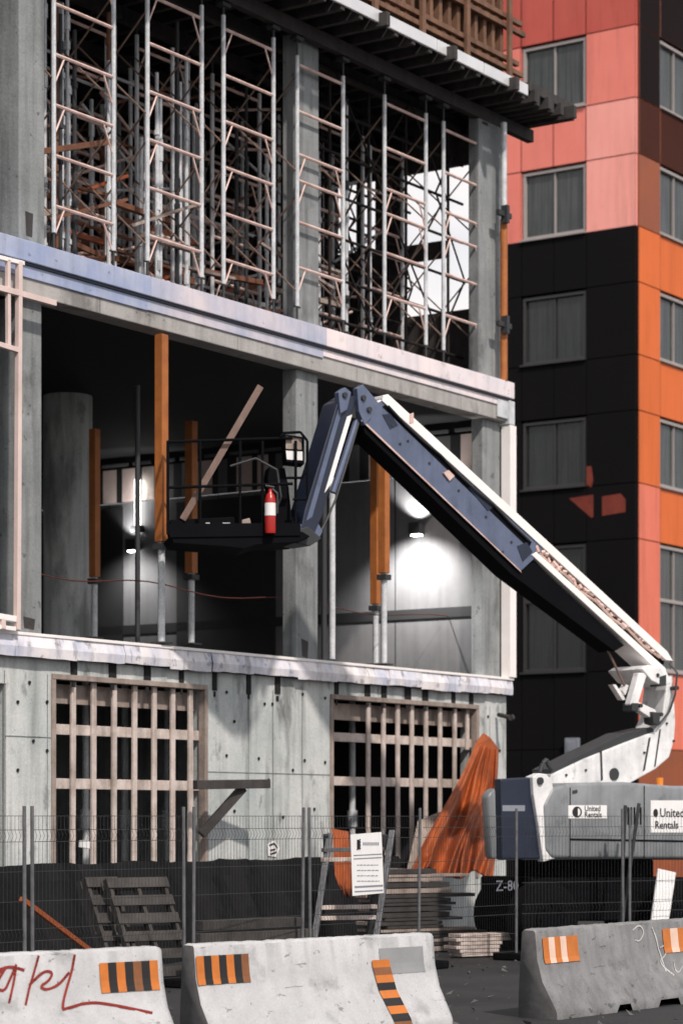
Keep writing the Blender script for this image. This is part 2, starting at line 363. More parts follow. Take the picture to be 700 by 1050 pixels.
# upper floor end enclosure (dark ply, open bay near the street)
mb=MB(); fbox(mb,-.10,0,3.3,14,HT,13.1); fbox(mb,-.10,0,.35,3.3,HT,10.05); fbox(mb,-.10,0,2.0,2.5,10.05,13.1); fbox(mb,-.10,0,2.5,3.3,10.05,11.25); fbox(mb,-.10,0,1.15,2.0,10.95,11.22); fbox(mb,-.10,0,.35,3.3,12.4,13.1); fbox(mb,S0,0,13.7,14,HT,13.1); fbox(mb,-10.5,-10.4,9,13.7,HT,13.1)
mb.build('hoarding_panel',M_woodd,bld)

# roof deck (falsework table) ---------------------------------------
deck=empty('roof_deck',F(-6,0,13.1),FROT,'dark timber falsework deck with bright metal edge under the brown formwork','deck')
mb=MB(); fbox(mb,S0,.75,-.55,14,13.30,13.36); mb.build('plywood_sheet',M_woodd,deck)
mb=MB(); 
k=0; s=-14.
while s<.9:
    mb=MB(); fbox(mb,s,s+.09,-.62 if k%4 else -.78,13.5,13.10,13.295); s+=.46; k+=1; mb.build('joist',M_woodd,deck)
mb=MB()
for i in (.12,.75,1.8,3.2,4.6,6,7.4): mb=MB(); fbox(mb,-15,1.0,i,i+.12,12.90,13.095); mb.build('bearer',M_woodd,deck)
mb=MB(); s=-14.
while s<-1.0:
    e=min(s+1.35,-.45); mb=MB(); fbox(mb,s,e-.02,-.645,-.60,13.16,13.34); s+=1.35; mb.build('edge_beam',M_zinc,deck,bevel=.01)
mb=MB()
for s in (-.35,.1,.5,.85): fbox(mb,s,s+.10,-.66,1.3,13.12,13.3)
fbox(mb,-.4,1.05,-.6,-.45,13.28,13.42); mb.build('joist_end',M_woodd,deck)
# formwork wall above deck
fw=empty('wall_formwork',F(-4,.1,13.4),FROT,'brown timber wall formwork standing on the roof deck','formwork')
mb=MB(); fbox(mb,-14,-.05,.16,.19,13.42,17.2); mb.build('plywood_face',M_woodb,fw)
mb=MB(); s=-13.95
while s<-.1: mb=MB(); fbox(mb,s,s+.085,.06,.158,13.42,17.2); s+=.265; mb.build('vertical_stud',M_woodb,fw,bevel=.006)
for h in (13.78,14.45,15.1,15.8):
    for dh in (0,.15):
        mb=MB(); e=random.uniform(.25,.6); fbox(mb,-14,e,-.03,.055,h+dh,h+dh+.08); mb.build('waler',M_woodb,fw,bevel=.006)
for k in range(6):
    mb=MB(); s=-.15-k*1.3; fbox(mb,s,s+.10,-.09,-.035,13.6,17); mb.build('strongback',M_woodb,fw)

# ------------------------------------------------------------------ timber grilles
def grille(label,S,pxs,h0,h1,rails,broken=()):
    t=empty('timber_grille',F((S[0]+S[1])/2,.1,h0),FROT,label,'timber frame',"timber grilles in the ground floor openings")
    for k,x in enumerate(pxs):
        s=fs(x,.1); mb=MB(); b=h0 if k not in broken else broken[k]
        j=random.uniform(-.012,.012)
        mb.obox(C0,D,IN,Z,(s-.042,s+.042),(.10,.135),(b,h1-.06)); 
        for q in range(4): mb.v[q]=mb.v[q]+D*j
        mb.build('stud',M_woodp,t,bevel=.005)
    for h in rails:
        mb=MB(); fbox(mb,S[0]+.02,S[1]-.02,.14,.175,h,h+.13); mb.build('rail',M_woodp,t,bevel=.005)
    mb=MB(); fbox(mb,S[0]-.03,S[1]+.03,.03,.16,h1-.058,h1+.01); mb.build('header',M_wood,t,bevel=.006)
    mb=MB(); fbox(mb,S[0]+.01,S[1]-.01,.215,.23,h1-.34,h1-.1); mb.build('rail',M_wood,t)
    for e in S:
        mb=MB(); fbox(mb,e-.035,e+.035,.035,.145,h0-.1,h1-.06); mb.build('jamb',M_wood,t,bevel=.005)
    return t
hA,hB=fh(135,752),fh(135,806)
grille('left weathered timber grille with tall studs and two rails in the concrete wall',LG,(76,97,118,139,159,178,196),1.24,3.6,(hA-.05,hB-.05))
hA,hB=fh(400,759),fh(400,803)
grille('right timber grille with the loose orange tarp hung over one side',RG,(378.5,394,408.5,423,437.5,452,467,480),1.0,3.6,(hA-.05,hB-.05),{6:2.2,7:2.9})

for px,i in ((88,1.6),(128,2.4),(172,1.8),(361,1.2),(402,2.2),(444,1.5)):
    s=fs(px,i); p=F(s,i,0); mb=MB(); mb.bar(p+Z*.01,p+Z*3.74,.10,n=10); mb.bar(p+Z*1.7,p+Z*1.95,.16,n=10); mb.obox(p,D,IN,Z,(-.1,.1),(-.1,.1),(3.745,3.79))
    tag(mb.build('floor_prop',M_galv,loc=p,smooth=True),'grey steel prop in the dark room behind a timber grille','prop','steel props behind the timber grilles')
# ------------------------------------------------------------------ wall bracket of dark timber
t=empty('timber_bracket',F(fs(235),-.3,2.0),FROT,'dark timber shelf bracket with diagonal prop beside left grille','bracket')
mb=MB(); a=FP.at(200,805,.25);b=FP.at(275,804,.55); mb.bar(a,b,.10,.12); mb.build('arm',M_woodd,t,bevel=.006)
mb=MB(); a=FP.at(206,856,.12);b=FP.at(249,808,.40); mb.bar(a,b,.10,.11); mb.build('prop',M_woodd,t,bevel=.006)

# ------------------------------------------------------------------ shoring posts
def post(px,i,ytop,ysplit,ybot,label,w=.16,dark=False):
    s=fs(px,i); p=F(s,i,0); zt,zs,zb=fh(px,ytop,i),fh(px,ysplit,i),max(4.08,fh(px,ybot,i))
    t=empty('shoring_post',p+Z*zb,FROT,label,'shoring post','shoring posts on the open floor')
    mb=MB(); mb.obox(p,D,IN,Z,(-w/2,w/2),(-w/2,w/2),(zs,zt)); mb.build('timber_post',M_orwood,t,bevel=.008)
    mb=MB(); mb.bar(p+Z*(zb+.01),p+Z*(zs-.004),w*.72,n=12); mb.build('steel_tube',M_galv,t,smooth=True)
    mb=MB(); mb.obox(p,D,IN,Z,(-w*.62,w*.62),(-w*.62,w*.62),(zs-.1,zs-.02)); mb.build('collar',M_jack,t)
    mb=MB(); mb.obox(p,D,IN,Z,(-w*.8,w*.8),(-w*.8,w*.8),(zb-.004,zb+.02)); mb.build('base_plate',M_jack,t)
post(165.5,.02,343,556,660,'front orange shoring post standing left of the lift basket',.13)
post(97,3.2,440,592,655,'slim orange shoring post just right of the round column',.12)
post(196,3.0,432,588,661,'orange shoring post seen behind the lift basket',.14)
post(393.5,.5,448,588,682,'orange shoring post left of the bright wall lamp',.13)
post(385,1.3,462,620,682,'shaded orange shoring post tucked behind its neighbour near the wall lamp',.13)
def pole(px,i,y0,y1,w,m,label,top=None):
    p0,p1=FP.at(px,y0,-i),FP.at(px,y1,-i); mb=MB(); mb.bar(p1,p0,w,n=10)
    tag(mb.build('prop_pole',m,loc=p1,smooth=True),label,'pole','thin props on the open floor')
pole(141,1.2,395,658,.07,M_jack,'thin dark steel prop between the two left orange posts')
pole(332,.25,505,678,.08,M_jack,'thin dark steel prop beside middle column below the jib')
pole(340.5,.5,490,676,.09,M_galv,'pale metal stud standing just right of the dark prop')
# red safety line across the opening
mb=MB(); pts=[]
for k in range(25):
    x=35+ (500-35)*k/24; pts.append(FP.at(x,587+ (640-587)*((x-35)/465)**1.0 +4*math.sin(k*.8) - 0,-.9))
for a,b in zip(pts[:-1],pts[1:]): mb.bar(a,b,.018,n=5)
tag(mb.build('safety_rope',M_redrope,loc=pts[0]),'thin rust red safety rope sagging across the open floor','rope')

# ------------------------------------------------------------------ pale stud window frame at left edge
t=empty('stud_frame',F(-12,-.1,4.1),FROT,'pale pink metal stud frame at the left edge of the open floor','window frame')
def fpx(x0,y0,x1,y1,w,name,m=M_pinkst,i=-.12,h=None):
    mb=MB(); mb.bar(FP.at(x0,y0,-i),FP.at(x1,y1,-i),w,h or w,up=IN if abs(x0-x1)<3 else Z); return mb.build(name,m,t,bevel=.004)
fpx(19.5,268,17.5,646,.065,'stud'); fpx(8,266,8.5,356,.05,'stud'); 
fpx(-60,249,24,270,.05,'head_rail',M_wtrim); fpx(-60,279,56,311,.07,'sill_rail'); fpx(-60,335,18,359,.06,'sill_rail')
fpx(-60,622,15,635,.07,'sill_rail',M_wtrim); fpx(-60,636,15,645,.05,'sill_rail',M_wtrim); fpx(2,634,2,645,.07,'stud')
mb=MB(); fbox(mb,-18,fs(15),.3,.34,4.08,8.15); mb.build('dark_pane',M_darkgl,t)

# ------------------------------------------------------------------ wall lamps (lit in the photograph)
def spot(name,p,dirv,power,ang,blend,parent=None,size=.04):
    l=bpy.data.lights.new(name,'SPOT'); l.energy=power; l.spot_size=R(ang); l.spot_blend=blend; l.shadow_soft_size=size; l.color=(1,.97,.94)
    o=bpy.data.objects.new(name,l); COL.objects.link(o)
    o.rotation_euler=V(-dirv).to_track_quat('Z','Y').to_euler(); o.location=p
    if parent:
        o.parent=parent; m=world(parent).inverted()@(Matrix.Translation(p)@o.rotation_euler.to_matrix().to_4x4())
        o.location=m.to_translation(); o.rotation_euler=m.to_euler()
    return o
def wall_lamp(t_,h,label,pd,pu):
    p=F(-.43,t_,h)
    e=empty('wall_lamp',p,FROT,label,'lamp','lit lamps on the interior end wall')
    mb=MB(); mb.obox(p,D,IN,Z,(-.16,.0),(-.11,.11),(-.10,.10)); mb.build('housing',M_jack,e,bevel=.01)
    mb=MB(); mb.obox(p,D,IN,Z,(-.13,-.03),(-.08,.08),(-.13,-.102)); mb.build('lens',M_bulb,e)
    spot('lamp_light',p-D*.75-Z*.12,V((0,0,-1))+D*.62,pd,120,.9,e)
    spot('lamp_light',p-D*.22+Z*.14,V((0,0,1))+D*.5,pu,110,.5,e)
wall_lamp(1.43,6.52,'lit wall lamp throwing a bright pool beside the right column',400,80)
wall_lamp(7.3,6.62,'lit wall lamp seen past the front orange post',110,30)
e=empty('tube_lamp',F(-.5,7.25,7.0),FROT,'upright glowing tube lamp left of the basket','lamp')
mb=MB(); p=F(-.5,7.2,0); mb.bar(p+Z*6.95,p+Z*7.75,.10,n=8); mb.build('tube',M_bulb,e)
mb=MB(); mb.obox(p,D,IN,Z,(-.07,.07),(-.10,.10),(6.83,6.945)); mb.build('holder',M_jack,e)

# ------------------------------------------------------------------ scaffolding
def end_frame(parent,s,i,h0,h1,rungs,braces):
    """one scaffold end frame between s and s+1.16"""
    fr=bpy.data.objects.new('end_frame',None); COL.objects.link(fr); fr.parent=parent; fr.empty_display_size=.1
    W=1.16
    for q in (0,W):
        mb=MB(); mb.bar(F(s+q,i,h0+.28),F(s+q,i,h1),.062,n=8); mb.build('leg',M_galv,fr,smooth=True)
    for h in rungs:
        mb=MB(); mb.bar(F(s+.03,i,h),F(s+W-.03,i,h),.046,n=6); mb.build('rung',M_rung,fr)
    for h in braces:
        mb=MB(); mb.bar(F(s+.03,i,h-.34),F(s+.2,i,h-.01),.026,n=5); mb.build('knee_brace',M_rung,fr)
        mb=MB(); mb.bar(F(s+W-.03,i,h-.34),F(s+W-.2,i,h-.01),.026,n=5); mb.build('knee_brace',M_rung,fr)
    for q in (0,W):
        mb=MB(); p=F(s+q,i,0); mb.bar(p+Z*(h0+.01),p+Z*(h0+.4),.036,n=6); mb.obox(p,D,IN,Z,(-.07,.07),(-.07,.07),(h0,h0+.012)); mb.bar(p-D*.07+Z*(h0+.27),p+D*.07+Z*(h0+.27),.03,n=5); mb.build('screw_jack',M_jack,fr)
        mb=MB(); mb.bar(p+Z*(h1-.1),p+Z*12.83,.036,n=6); mb.obox(p,D,IN,Z,(-.09,.09),(-.06,.06),(12.83,12.88)); mb.build('top_jack',M_jack,fr)
    return fr
def tower(s,i,pat,label,group):
    h0=HT+.004 if i>.3 else HT+.006
    t=empty('scaffold_tower',F(s+.58,i+.75,h0),FROT,label,'scaffold',group)
    if pat==0:
        r=[HT+.62+.626*k for k in range(6)]; b=[r[0],r[2],r[3],r[5]]; h1=12.72
    else:
        r1=12.5; r=[r1,r1-.66,r1-1.27,r1-1.64,r1-2.23,r1-2.87]; b=[r[2],r[5],r[3]]; h1=12.62
    end_frame(t,s,i,h0,h1,r,b); end_frame(t,s,i+1.5,h0,h1,r,b)
    for q in (0,1.16):
        for a,b_ in ((HT+.5,HT+1.9),(HT+2.2,HT+3.6)):
            mb=MB(); mb.bar(F(s+q-.035,i,a),F(s+q-.035,i+1.5,b_),.026,n=5); mb.build('cross_brace',M_brace,t)
            mb=MB(); mb.bar(F(s+q+.035,i,b_),F(s+q+.035,i+1.5,a),.026,n=5); mb.build('cross_brace',M_brace,t)
    return t
FS=[(fs(55,.2),0,'front scaffold tower next to the left concrete column'),(fs(151,.2),0,'second front scaffold tower from the left concrete column'),
    (fs(229,.2),0,'front scaffold tower just left of the middle upper column'),(fs(304.5,.2),1,'front scaffold tower standing before the middle upper column'),
    (fs(394,.2),1,'front scaffold tower with bright sky behind, between middle column and last tower'),(fs(454.5,.2),1,'last front scaffold tower beside the right upper column')]
gr='scaffold towers under the roof deck'
protos=[]
for s,pat,lab in FS: protos.append(tower(s,.2,pat,lab,gr))
back_lab='grey scaffold tower standing in the dim rows behind the front towers'
k=0
for row in range(1,4):
    for c in range(9):
        s=FS[0][0]+c*1.72-2.2+random.uniform(-.15,.15)
        if s>-1.35: continue
        src=protos[0 if (row+c)%2 else 3]
        o=copy_tree(src)
        o.location=F(s+.58, .75+2.5*row+random.uniform(-.1,.1)+.2, HT+.006)
        tag(o,back_lab,'scaffold','back rows of scaffold towers')
# materials stored on that floor
for k,(s,i,n,lab) in enumerate(((-9.5,2.25,5,'low stack of brown joists behind the second front tower'),(-6.6,2.3,6,'stack of rusty joists left of the middle upper column'),(-3.2,2.15,5,'pile of rusty joists behind the towers near the bright sky'))):
    e=empty('joist_stack',F(s,i,HT),FROT,lab,'timber stack')
    for q in range(n):
        mb=MB()
        for j in range(4): fbox(mb,s-1.1+random.uniform(-.2,.2),s+1.1+random.uniform(-.2,.2),i-.15+j*.12,i-.05+j*.12,HT+.01+q*.17,HT+.01+q*.17+random.uniform(.09,.12))
        mb.build('joist_layer',M_rebar if q%2 else M_wood,e)
# ledger tubes and loose diagonal tubes deep inside
for k in range(110):
    i=random.choice((1.95,2.05,2.2,4.5,4.6,7.1)); s=random.uniform(-11,-1.5); h=HT+.15+3.6*random.random()**1.6; mb=MB()
    L_=random.uniform(1.5,3.0); a=random.choice((0,0,.9,-.9,.5)); e_=min(s+L_,-.25)
    mb.bar(F(s,i,h),F(e_,i,max(HT+.1,min(12.8,h+a))),.045,n=6)
    tag(mb.build('ledger_tube',random.choice((M_rung,M_galv,M_rebar)),loc=F(s,i,h)),'loose tube braced across the dim scaffold rows','tube','tubes braced among the scaffold')
for k in range(84):
    i=random.choice((.95,1.2,1.45,2.3,2.9,3.6,4.1)); s=random.uniform(-11.2,-1.6); mb=MB()
    h0_=HT+.01; h1_=random.uniform(11.2,12.85)
    mb.bar(F(s,i,h0_),F(s,i,h1_),random.uniform(.045,.06),n=8)
    for q in range(random.randint(2,5)):
        hh=random.uniform(h0_+.2,h1_-.2); mb.bar(F(s,i,hh),F(s,i,hh+random.uniform(.06,.2)),.085,n=8)
    tag(mb.build('prop_tube',random.choice((M_galv,M_galv,M_galv,M_rebar,M_jack)),loc=F(s,i,h0_),smooth=True),'upright clamped prop tube among the dim scaffold rows','prop','upright prop tubes among the scaffold')
for k in range(46):
    i=random.choice((.9,1.3,2.0,2.4)); s=random.uniform(-11.2,-4.5); h=HT+random.uniform(.06,1.5); mb=MB(); L_=random.uniform(.7,1.8)
    a=random.choice((0,0,.5,-.4,.25)); mb.bar(F(s,i,h),F(s+L_,i+random.uniform(-.3,.3),max(HT+.06,h+a)),random.choice((.04,.06,.09)),random.choice((.04,.07)))
    tag(mb.build('loose_batten',random.choice((M_rebar,M_rust,M_wood)),loc=F(s,i,h)),'rust brown batten lying low among the left scaffold towers','batten','rust brown battens low in the scaffold')
M_shade=mat('silhouette_tube',(.02,.02,.022),.8,0,(.035,.025,.02),6,.7,spec=.1)  # backlit look of the tubes put into a near-black colour
def dark_tube(a,b,w,lab,nm,gp):
    mb=MB(); mb.bar(a,b,w,n=6); tag(mb.build(nm,M_shade,loc=a),lab,nm.split('_')[-1],gp)
HL=[HT+.45+.62*q for q in range(7)]
for i in (.75,1.75,2.75):
    for h in HL: dark_tube(F(-4.5,i,h),F(-.2,i,h),.045,'long dark ledger tube crossing the bright gap near the right upper column','ledger_tube','dark ledger tubes before the bright gap')
    for s in (-4.1,-3.05,-2.0,-.75): dark_tube(F(s+.2*i,i+.03,HT+.005),F(s+.2*i,i+.03,12.85),.055,'dark standing tube before the bright gap near the right upper column','standing_tube','dark standing tubes before the bright gap')
    for k,s in enumerate((-4.1,-3.05,-2.0,-1.25)):
        for q in range(3):
            a,b=(0,1.24) if (k+q)%2 else (1.24,0)
            dark_tube(F(s+.2*i,i-.05,HL[0]+1.24*q+a),F(min(s+.2*i+1.05,-.22),i-.05,HL[0]+1.24*q+b),.035,'slanting dark brace tube before the bright gap near the right upper column','brace_tube','dark brace tubes before the bright gap')
# downpipe at the right corner: orange lower half, grey upper half
t=empty('corner_pipe',F(fs(516,-.02),-.05,HT),FROT,'vertical corner pipe with orange lower length and grey upper length','pipe')
s=fs(516.3,-.04)
mb=MB(); mb.bar(F(s,-.04,HT),F(s,-.04,fh(516,226)),.12,n=12); mb.build('lower_pipe',M_orwood,t,smooth=True)
mb=MB(); mb.bar(F(s,-.04,fh(516,226)),F(s,-.04,12.9),.10,n=12); mb.build('upper_pipe',M_galv,t,smooth=True)
for y in (222,335): 
    mb=MB(); h=fh(516,y); fbox(mb,s-.28,s+.12,-.12,-.06,h-.04,h+.04); fbox(mb,s-.10,s-.02,-.16,-.05,h-.14,h+.14); mb.build('clamp',M_jack,t)
# stub pipe
mb=MB(); a=FP.at(511,733,.0);b=FP.at(523,736,.3); mb.bar(a,b,.07,n=10); mb.bar(b,b+D*.06,.1,n=10)
tag(mb.build('pipe_stub',M_woodd,loc=a,smooth=True),'short pipe stub on the concrete pier above the orange tarp','pipe')

# ================================================================== coral / orange building
B0=V((ray(652.5)*55,55,0)); 
bo=empty('clad_building',B0,FROT,'coral and orange panel clad building with dark painted shadow and curtained windows','building')
def Lf(t,o,h): return B0+IN*t-D*o+Z*h         # left face: t runs inward (left/back), o = proud toward viewer (-D)
def Rf(t,o,h): return B0+D*t+OUT*o+Z*h        # right face
def lbox(mb,t0,t1,o0,o1,h0,h1,m=None): mb.obox(B0,IN,-D,Z,(t0,t1),(o0,o1),(h0,h1),m)
def rbox(mb,t0,t1,o0,o1,h0,h1,m=None): mb.obox(B0,D,OUT,Z,(t0,t1),(o0,o1),(h0,h1),m)
WB=[5.2,9.44,12.34,15.24,18.14,21.04]; WT=[8.1,11.0,13.9,16.8,19.7,22.6]
hs=[0,1.7,3.4]
for a,b in zip(WB,WT): hs+= [a-.04,b+.04]
hs.append(24.0)
TW=3.95
mb=MB(); lbox(mb,.14,TW,-14,-.125,0,24); mb.build('core_wall',M_joint,bo)
mb=MB()
G=.008
tl=[.0,1.27,2.12,2.97,TW]; 
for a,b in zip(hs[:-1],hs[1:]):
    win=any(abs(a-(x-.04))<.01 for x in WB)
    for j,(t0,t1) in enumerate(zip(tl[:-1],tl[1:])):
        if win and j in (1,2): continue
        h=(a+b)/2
        if h<15.15: m=M_cladsh
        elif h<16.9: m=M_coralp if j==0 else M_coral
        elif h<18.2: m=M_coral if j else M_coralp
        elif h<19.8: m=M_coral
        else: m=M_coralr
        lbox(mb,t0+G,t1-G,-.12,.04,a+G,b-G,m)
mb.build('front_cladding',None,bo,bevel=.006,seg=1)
# patches of sunlight in the painted shadow, built as thin coral plates
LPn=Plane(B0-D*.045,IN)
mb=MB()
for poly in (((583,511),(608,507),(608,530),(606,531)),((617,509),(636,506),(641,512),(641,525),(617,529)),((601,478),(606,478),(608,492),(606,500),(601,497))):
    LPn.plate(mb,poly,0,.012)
mb.build('painted_sun_patch',mat('sun_patch_coral',(.20,.045,.032),.7,0,(.09,.02,.016),3,.6,spec=.1),bo)
mb=MB(); tr=[0,1.10,2.82,3.6,5.3,8,12]
for a,b in zip(hs[:-1],hs[1:]):
    win=any(abs(a-(x-.04))<.01 for x in WB)
    for j,(t0,t1) in enumerate(zip(tr[:-1],tr[1:])):
        if win and j in (1,3): continue
        h=(a+b)/2
        if h>18.2: m=M_reddk
        elif h>16.9: m=M_redsh
        elif h>15.2: m=M_rust if j else M_rust  # dim step of the glow painted into the rows
        elif h>9: m=M_orange
        elif h>8.15: m=M_salmon if j==0 else M_orange
        elif h>3.5: m=M_salmon
        else: m=M_rust
        if 16.9<h<18.2: m=M_redsh
        rbox(mb,t0+G+(.045 if j==0 else 0),t1-G,-.12 if j else .012,.04,a+G,b-G,m)
mb.build('side_cladding',None,bo,bevel=.006,seg=1)
mb=MB(); rbox(mb,.14,12,-TW,-.125,0,24); mb.build('core_wall',M_joint,bo)
def window(boxf,t0,t1,h0,h1,mull=True,dark=False):
    M_frame,M_glass=(M_framed,M_glassd) if dark else (globals()['M_frame'],globals()['M_glass'])  # windows in the painted shadow take darkened frame and glass
    fr=MB(); w=.07
    boxf(fr,t0,t1,-.11,.0,h0,h0+w); boxf(fr,t0,t1,-.11,.0,h1-w,h1)
    boxf(fr,t0,t0+w,-.11,-.005,h0+w,h1-w); boxf(fr,t1-w,t1,-.11,-.005,h0+w,h1-w)
    if h1-h0>2: boxf(fr,t0+w,t1-w,-.09,-.01,h0+1.6,h0+1.68)
    f=fr.build('window',M_frame,bo,bevel=.006)
    p=MB(); n=26
    # glass with pleated curtain close behind it
    boxf(p,t0+w,t1-w,-.10,-.09,h0+w,h1-w); p.build('pane',M_glass,f)
    mm=MB()
    if mull: boxf(mm,(t0+t1)/2-.018,(t0+t1)/2+.018,-.088,-.04,h0+w,h1-w); mm.build('mullion',M_frame,f)
    ss=MB(); boxf(ss,t0-.03,t1+.03,.0,.10,h0-.04,h0-.003); ss.build('sill',M_frame,f)
for a,b in zip(WB,WT):
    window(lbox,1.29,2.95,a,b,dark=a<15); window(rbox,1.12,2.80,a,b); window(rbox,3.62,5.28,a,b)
# utility box on the shadow-painted wall
p=LPn.at(588,766); mb=MB(); mb.obox(p,IN,-D,Z,(-.17,.17),(0,.12),(-.2,.2)); mb.obox(p,IN,-D,Z,(-.11,.11),(.12,.14),(-.12,.12))
tag(mb.build('utility_box',M_greyink,loc=p,rz=FROT,bevel=.01),'small grey utility box on the shadowed wall above the lift','utility box')

# ================================================================== articulated boom lift
T0=V((3.4,34,0)); LD=V((-.81,-.58,0)).normalized(); LPl=Plane(T0,LD)
LROT=rotz_of(-LD)
lift=empty('boom_lift',T0,LROT,'grey and blue articulated boom lift with raised arm and empty basket','boom lift')
LA=LPl.at
def lpart(name,m,polys,off,th,bevel=.02,parent=None,smooth=False,seg=2):
    first=None
    for p in polys:
        mb=MB(); LPl.plate(mb,p,off,th); o=mb.build(name,m,parent or lift,bevel=bevel,smooth=smooth,seg=seg); first=first or o
    return first
# chassis and wheels
lpart('chassis',M_chass,[[(545,900),(712,900),(712,945),(545,945)]],.75,1.1,.03)
lpart('turntable',M_chass,[[(570,882),(670,882),(670,900),(570,900)]],.6,.9,.02)
def wheel(px,off):
    c=LA(px,0,off); c.z=.5; w=empty('wheel',(0,0,0)); w.parent=lift; w.location=world(lift).inverted()@c
    ax=LPl.m; 
    mb=MB(); mb.bar(c-ax*.17,c+ax*.17,1.0,n=36,up=Z); mb.build('tyre',M_rubber,w,bevel=.05,smooth=True)
    mb=MB(); mb.bar(c+ax*.171,c+ax*.19,.52,n=24); 
    for k in range(8):
        q=c+ax*.19+(LD*math.cos(k*.785)+Z*math.sin(k*.785))*.19; mb.bar(q,q+ax*.02,.04,n=6)
    mb.build('rim',M_chass,w,smooth=True)
for px,o in ((556,1.0),(692,1.0),(520,-.8),(650,-.8)): wheel(px,o)
# engine hood with sloped corner
hood=lpart('engine_hood',M_hood,[[(557,826),(566,808),(586,803),(640,802),(690,806),(708,806),(726,812),(726,878),(712,881),(566,881),(559,872)]],1.0,.72,.05,smooth=True,seg=3)
lpart('engine_hood',M_hood,[[(590,812),(700,808),(712,880),(584,880)]],-.3,.7,.05,smooth=True)
lpart('turret_body',M_navy,[[(598,806),(706,806),(706,882),(598,882)]],.26,.5,.03)
lpart('hood_trim',M_chass,[[(585,860),(706,862),(706,864),(585,862)]],1.006,.01,0)
lpart('hood_vent',M_chass,[[(640+k*3.2,828),(641.6+k*3.2,828),(641.6+k*3.2,846),(640+k*3.2,846)] for k in range(6)],1.006,.01,0)
lpart('hood_seam',M_chass,[[(584,808),(584.8,808),(584.8,879),(584,879)],[(660,806),(660.8,806),(660.8,880),(660,880)]],1.005,.01,0)
lpart('hood_latch',M_jack,[[(587,811),(592,810),(592,813),(587,814)]],1.01,.02,.0)
lpart('side_box',M_navy,[[(513,799),(548,797),(556,803),(558,881),(515,882)]],.92,.14,.02)
lpart('maker_plate',M_greyink,[[(515,826),(538,826),(538,832),(515,832)]],.925,.01,0)
lpart('counterweight',M_hood,[[(500,816),(506,809),(550,806),(556,882),(504,881)]],.80,.16,.04,smooth=True)
ear=lpart('pivot_ear',M_whitep,[[(546,797),(552,793),(560,794),(566,801),(570,830),(571,880),(557,884),(552,846),(547,815)]],.98,.12,.012)
mb=MB(); p=LA(553,801,.98); mb.bar(p,p+LPl.m*.03,.10,n=12); mb.build('pivot_pin',M_jack,ear)
# stickers with lettering
UX=-LPl.d if LPl.d.x<0 else LPl.d
def sticker(name,x0,y0,x1,y1,off): 
    return lpart(name,M_label,[[(x0,y0),(x1,y0),(x1,y1),(x0,y1)]],off,.006,0)
d1=sticker('rental_decal',582.5,826,622,839.5,1.006)
def on(px,py,off): return LA(px,py,off)
mb=MB(); p=on(591.5,833,1.0085); ring=[p+(UX*math.cos(a)*.085+Z*math.sin(a)*.075) for a in [k*math.pi/16 for k in range(32)]]
mb.add(ring,[tuple(range(32))])
mb.build('emblem',M_ink,d1)
mb=MB(); p2=p+LPl.m*.0015+UX*.0; half=[p2+UX*.012+(UX*math.cos(a)*.045+Z*math.sin(a)*.05) for a in [-1.57+k*3.14/12 for k in range(13)]]
mb.add(half,[tuple(range(13))]); mb.build('emblem',M_label,d1)
mb=MB(); text_mesh(mb,'United',on(599,832,1.0085),UX,Z,.105,bold=True); text_mesh(mb,'Rentals',on(599,838.3,1.0085),UX,Z,.105,bold=True); mb.build('lettering',M_ink,d1)
d2=sticker('rental_decal',667,821,712,854,1.006)
mb=MB(); text_mesh(mb,'United',on(676,838,1.0085),UX,Z,.17,bold=True); text_mesh(mb,'Rentals',on(671,850,1.0085),UX,Z,.15,bold=True); mb.build('lettering',M_ink,d2)
mb=MB(); p=on(672,834,1.0085); mb.add([p+(UX*math.cos(a)*.045+Z*math.sin(a)*.06) for a in [k*math.pi/8 for k in range(16)]],[tuple(range(16))]); mb.build('emblem',M_ink,d2)
mb=MB(); text_mesh(mb,'Z-80',on(508,914,.756),UX,Z,.20); mb.build('lettering',M_greyink,lift)
mb=MB(); p=LA(676,808,.5); mb.bar(p,p+Z*.14,.10,n=12); mb.build('beacon',M_beacon,lift,smooth=True)
# riser boom
lpart('lower_boom',M_whitep,[[(552,812),(556,799),(600,778),(640,762),(672,750),(679,736),(684,697),(690,692),(692.5,742),(691,760),(686,777),(672,789),(645,804),(560,815)]],.24,.48,.018)
lpart('boom_cover',M_jack,[[(564,789),(640,752),(668,746),(672,750),(640,762),(566,797)]],.2,.4,.008)
lpart('boom_seam',M_jack,[[(615,770),(617,769),(618,800),(616,801)],[(665,757),(667,756),(661,790),(659,791)],[(676,748),(677.5,748),(672,786),(670.5,787)]],.246,.01,0)
mb=MB(); p=LA(629,794,.24); mb.bar(p,p+LPl.m*.02,.17,n=20); mb.build('boom_port',M_jack,lift)
mb=MB(); a=LA(553,792,.3);b=LA(562,785,.3); mb.tube([a,LA(556,783,.3),LA(560,779,.3),b,LA(566,790,.3)],.06,n=8); mb.build('hydraulic_hose',M_jack,lift)
# links at the knee
lpart('knee_link',M_whitep,[[(646,722),(655,690),(664,690),(660,702),(654,722),(650,728)]],.34,.12,.01)
lpart('knee_link',M_whitep,[[(648,724),(653,719),(672,728),(675,738),(668,737)]],.30,.12,.01)
lpart('knee_bracket',M_whitep,[[(658,686),(664,682),(676,684),(684,690),(688,700),(680,704),(668,698)]],.36,.72,.012)
lpart('knee_bracket',M_jack,[[(676,694),(683,692),(683,703),(676,704)],[(648,721),(655,721),(654,730),(648,729)],[(669,730),(677,731),(676,744),(670,742)]],.365,.2,.006)
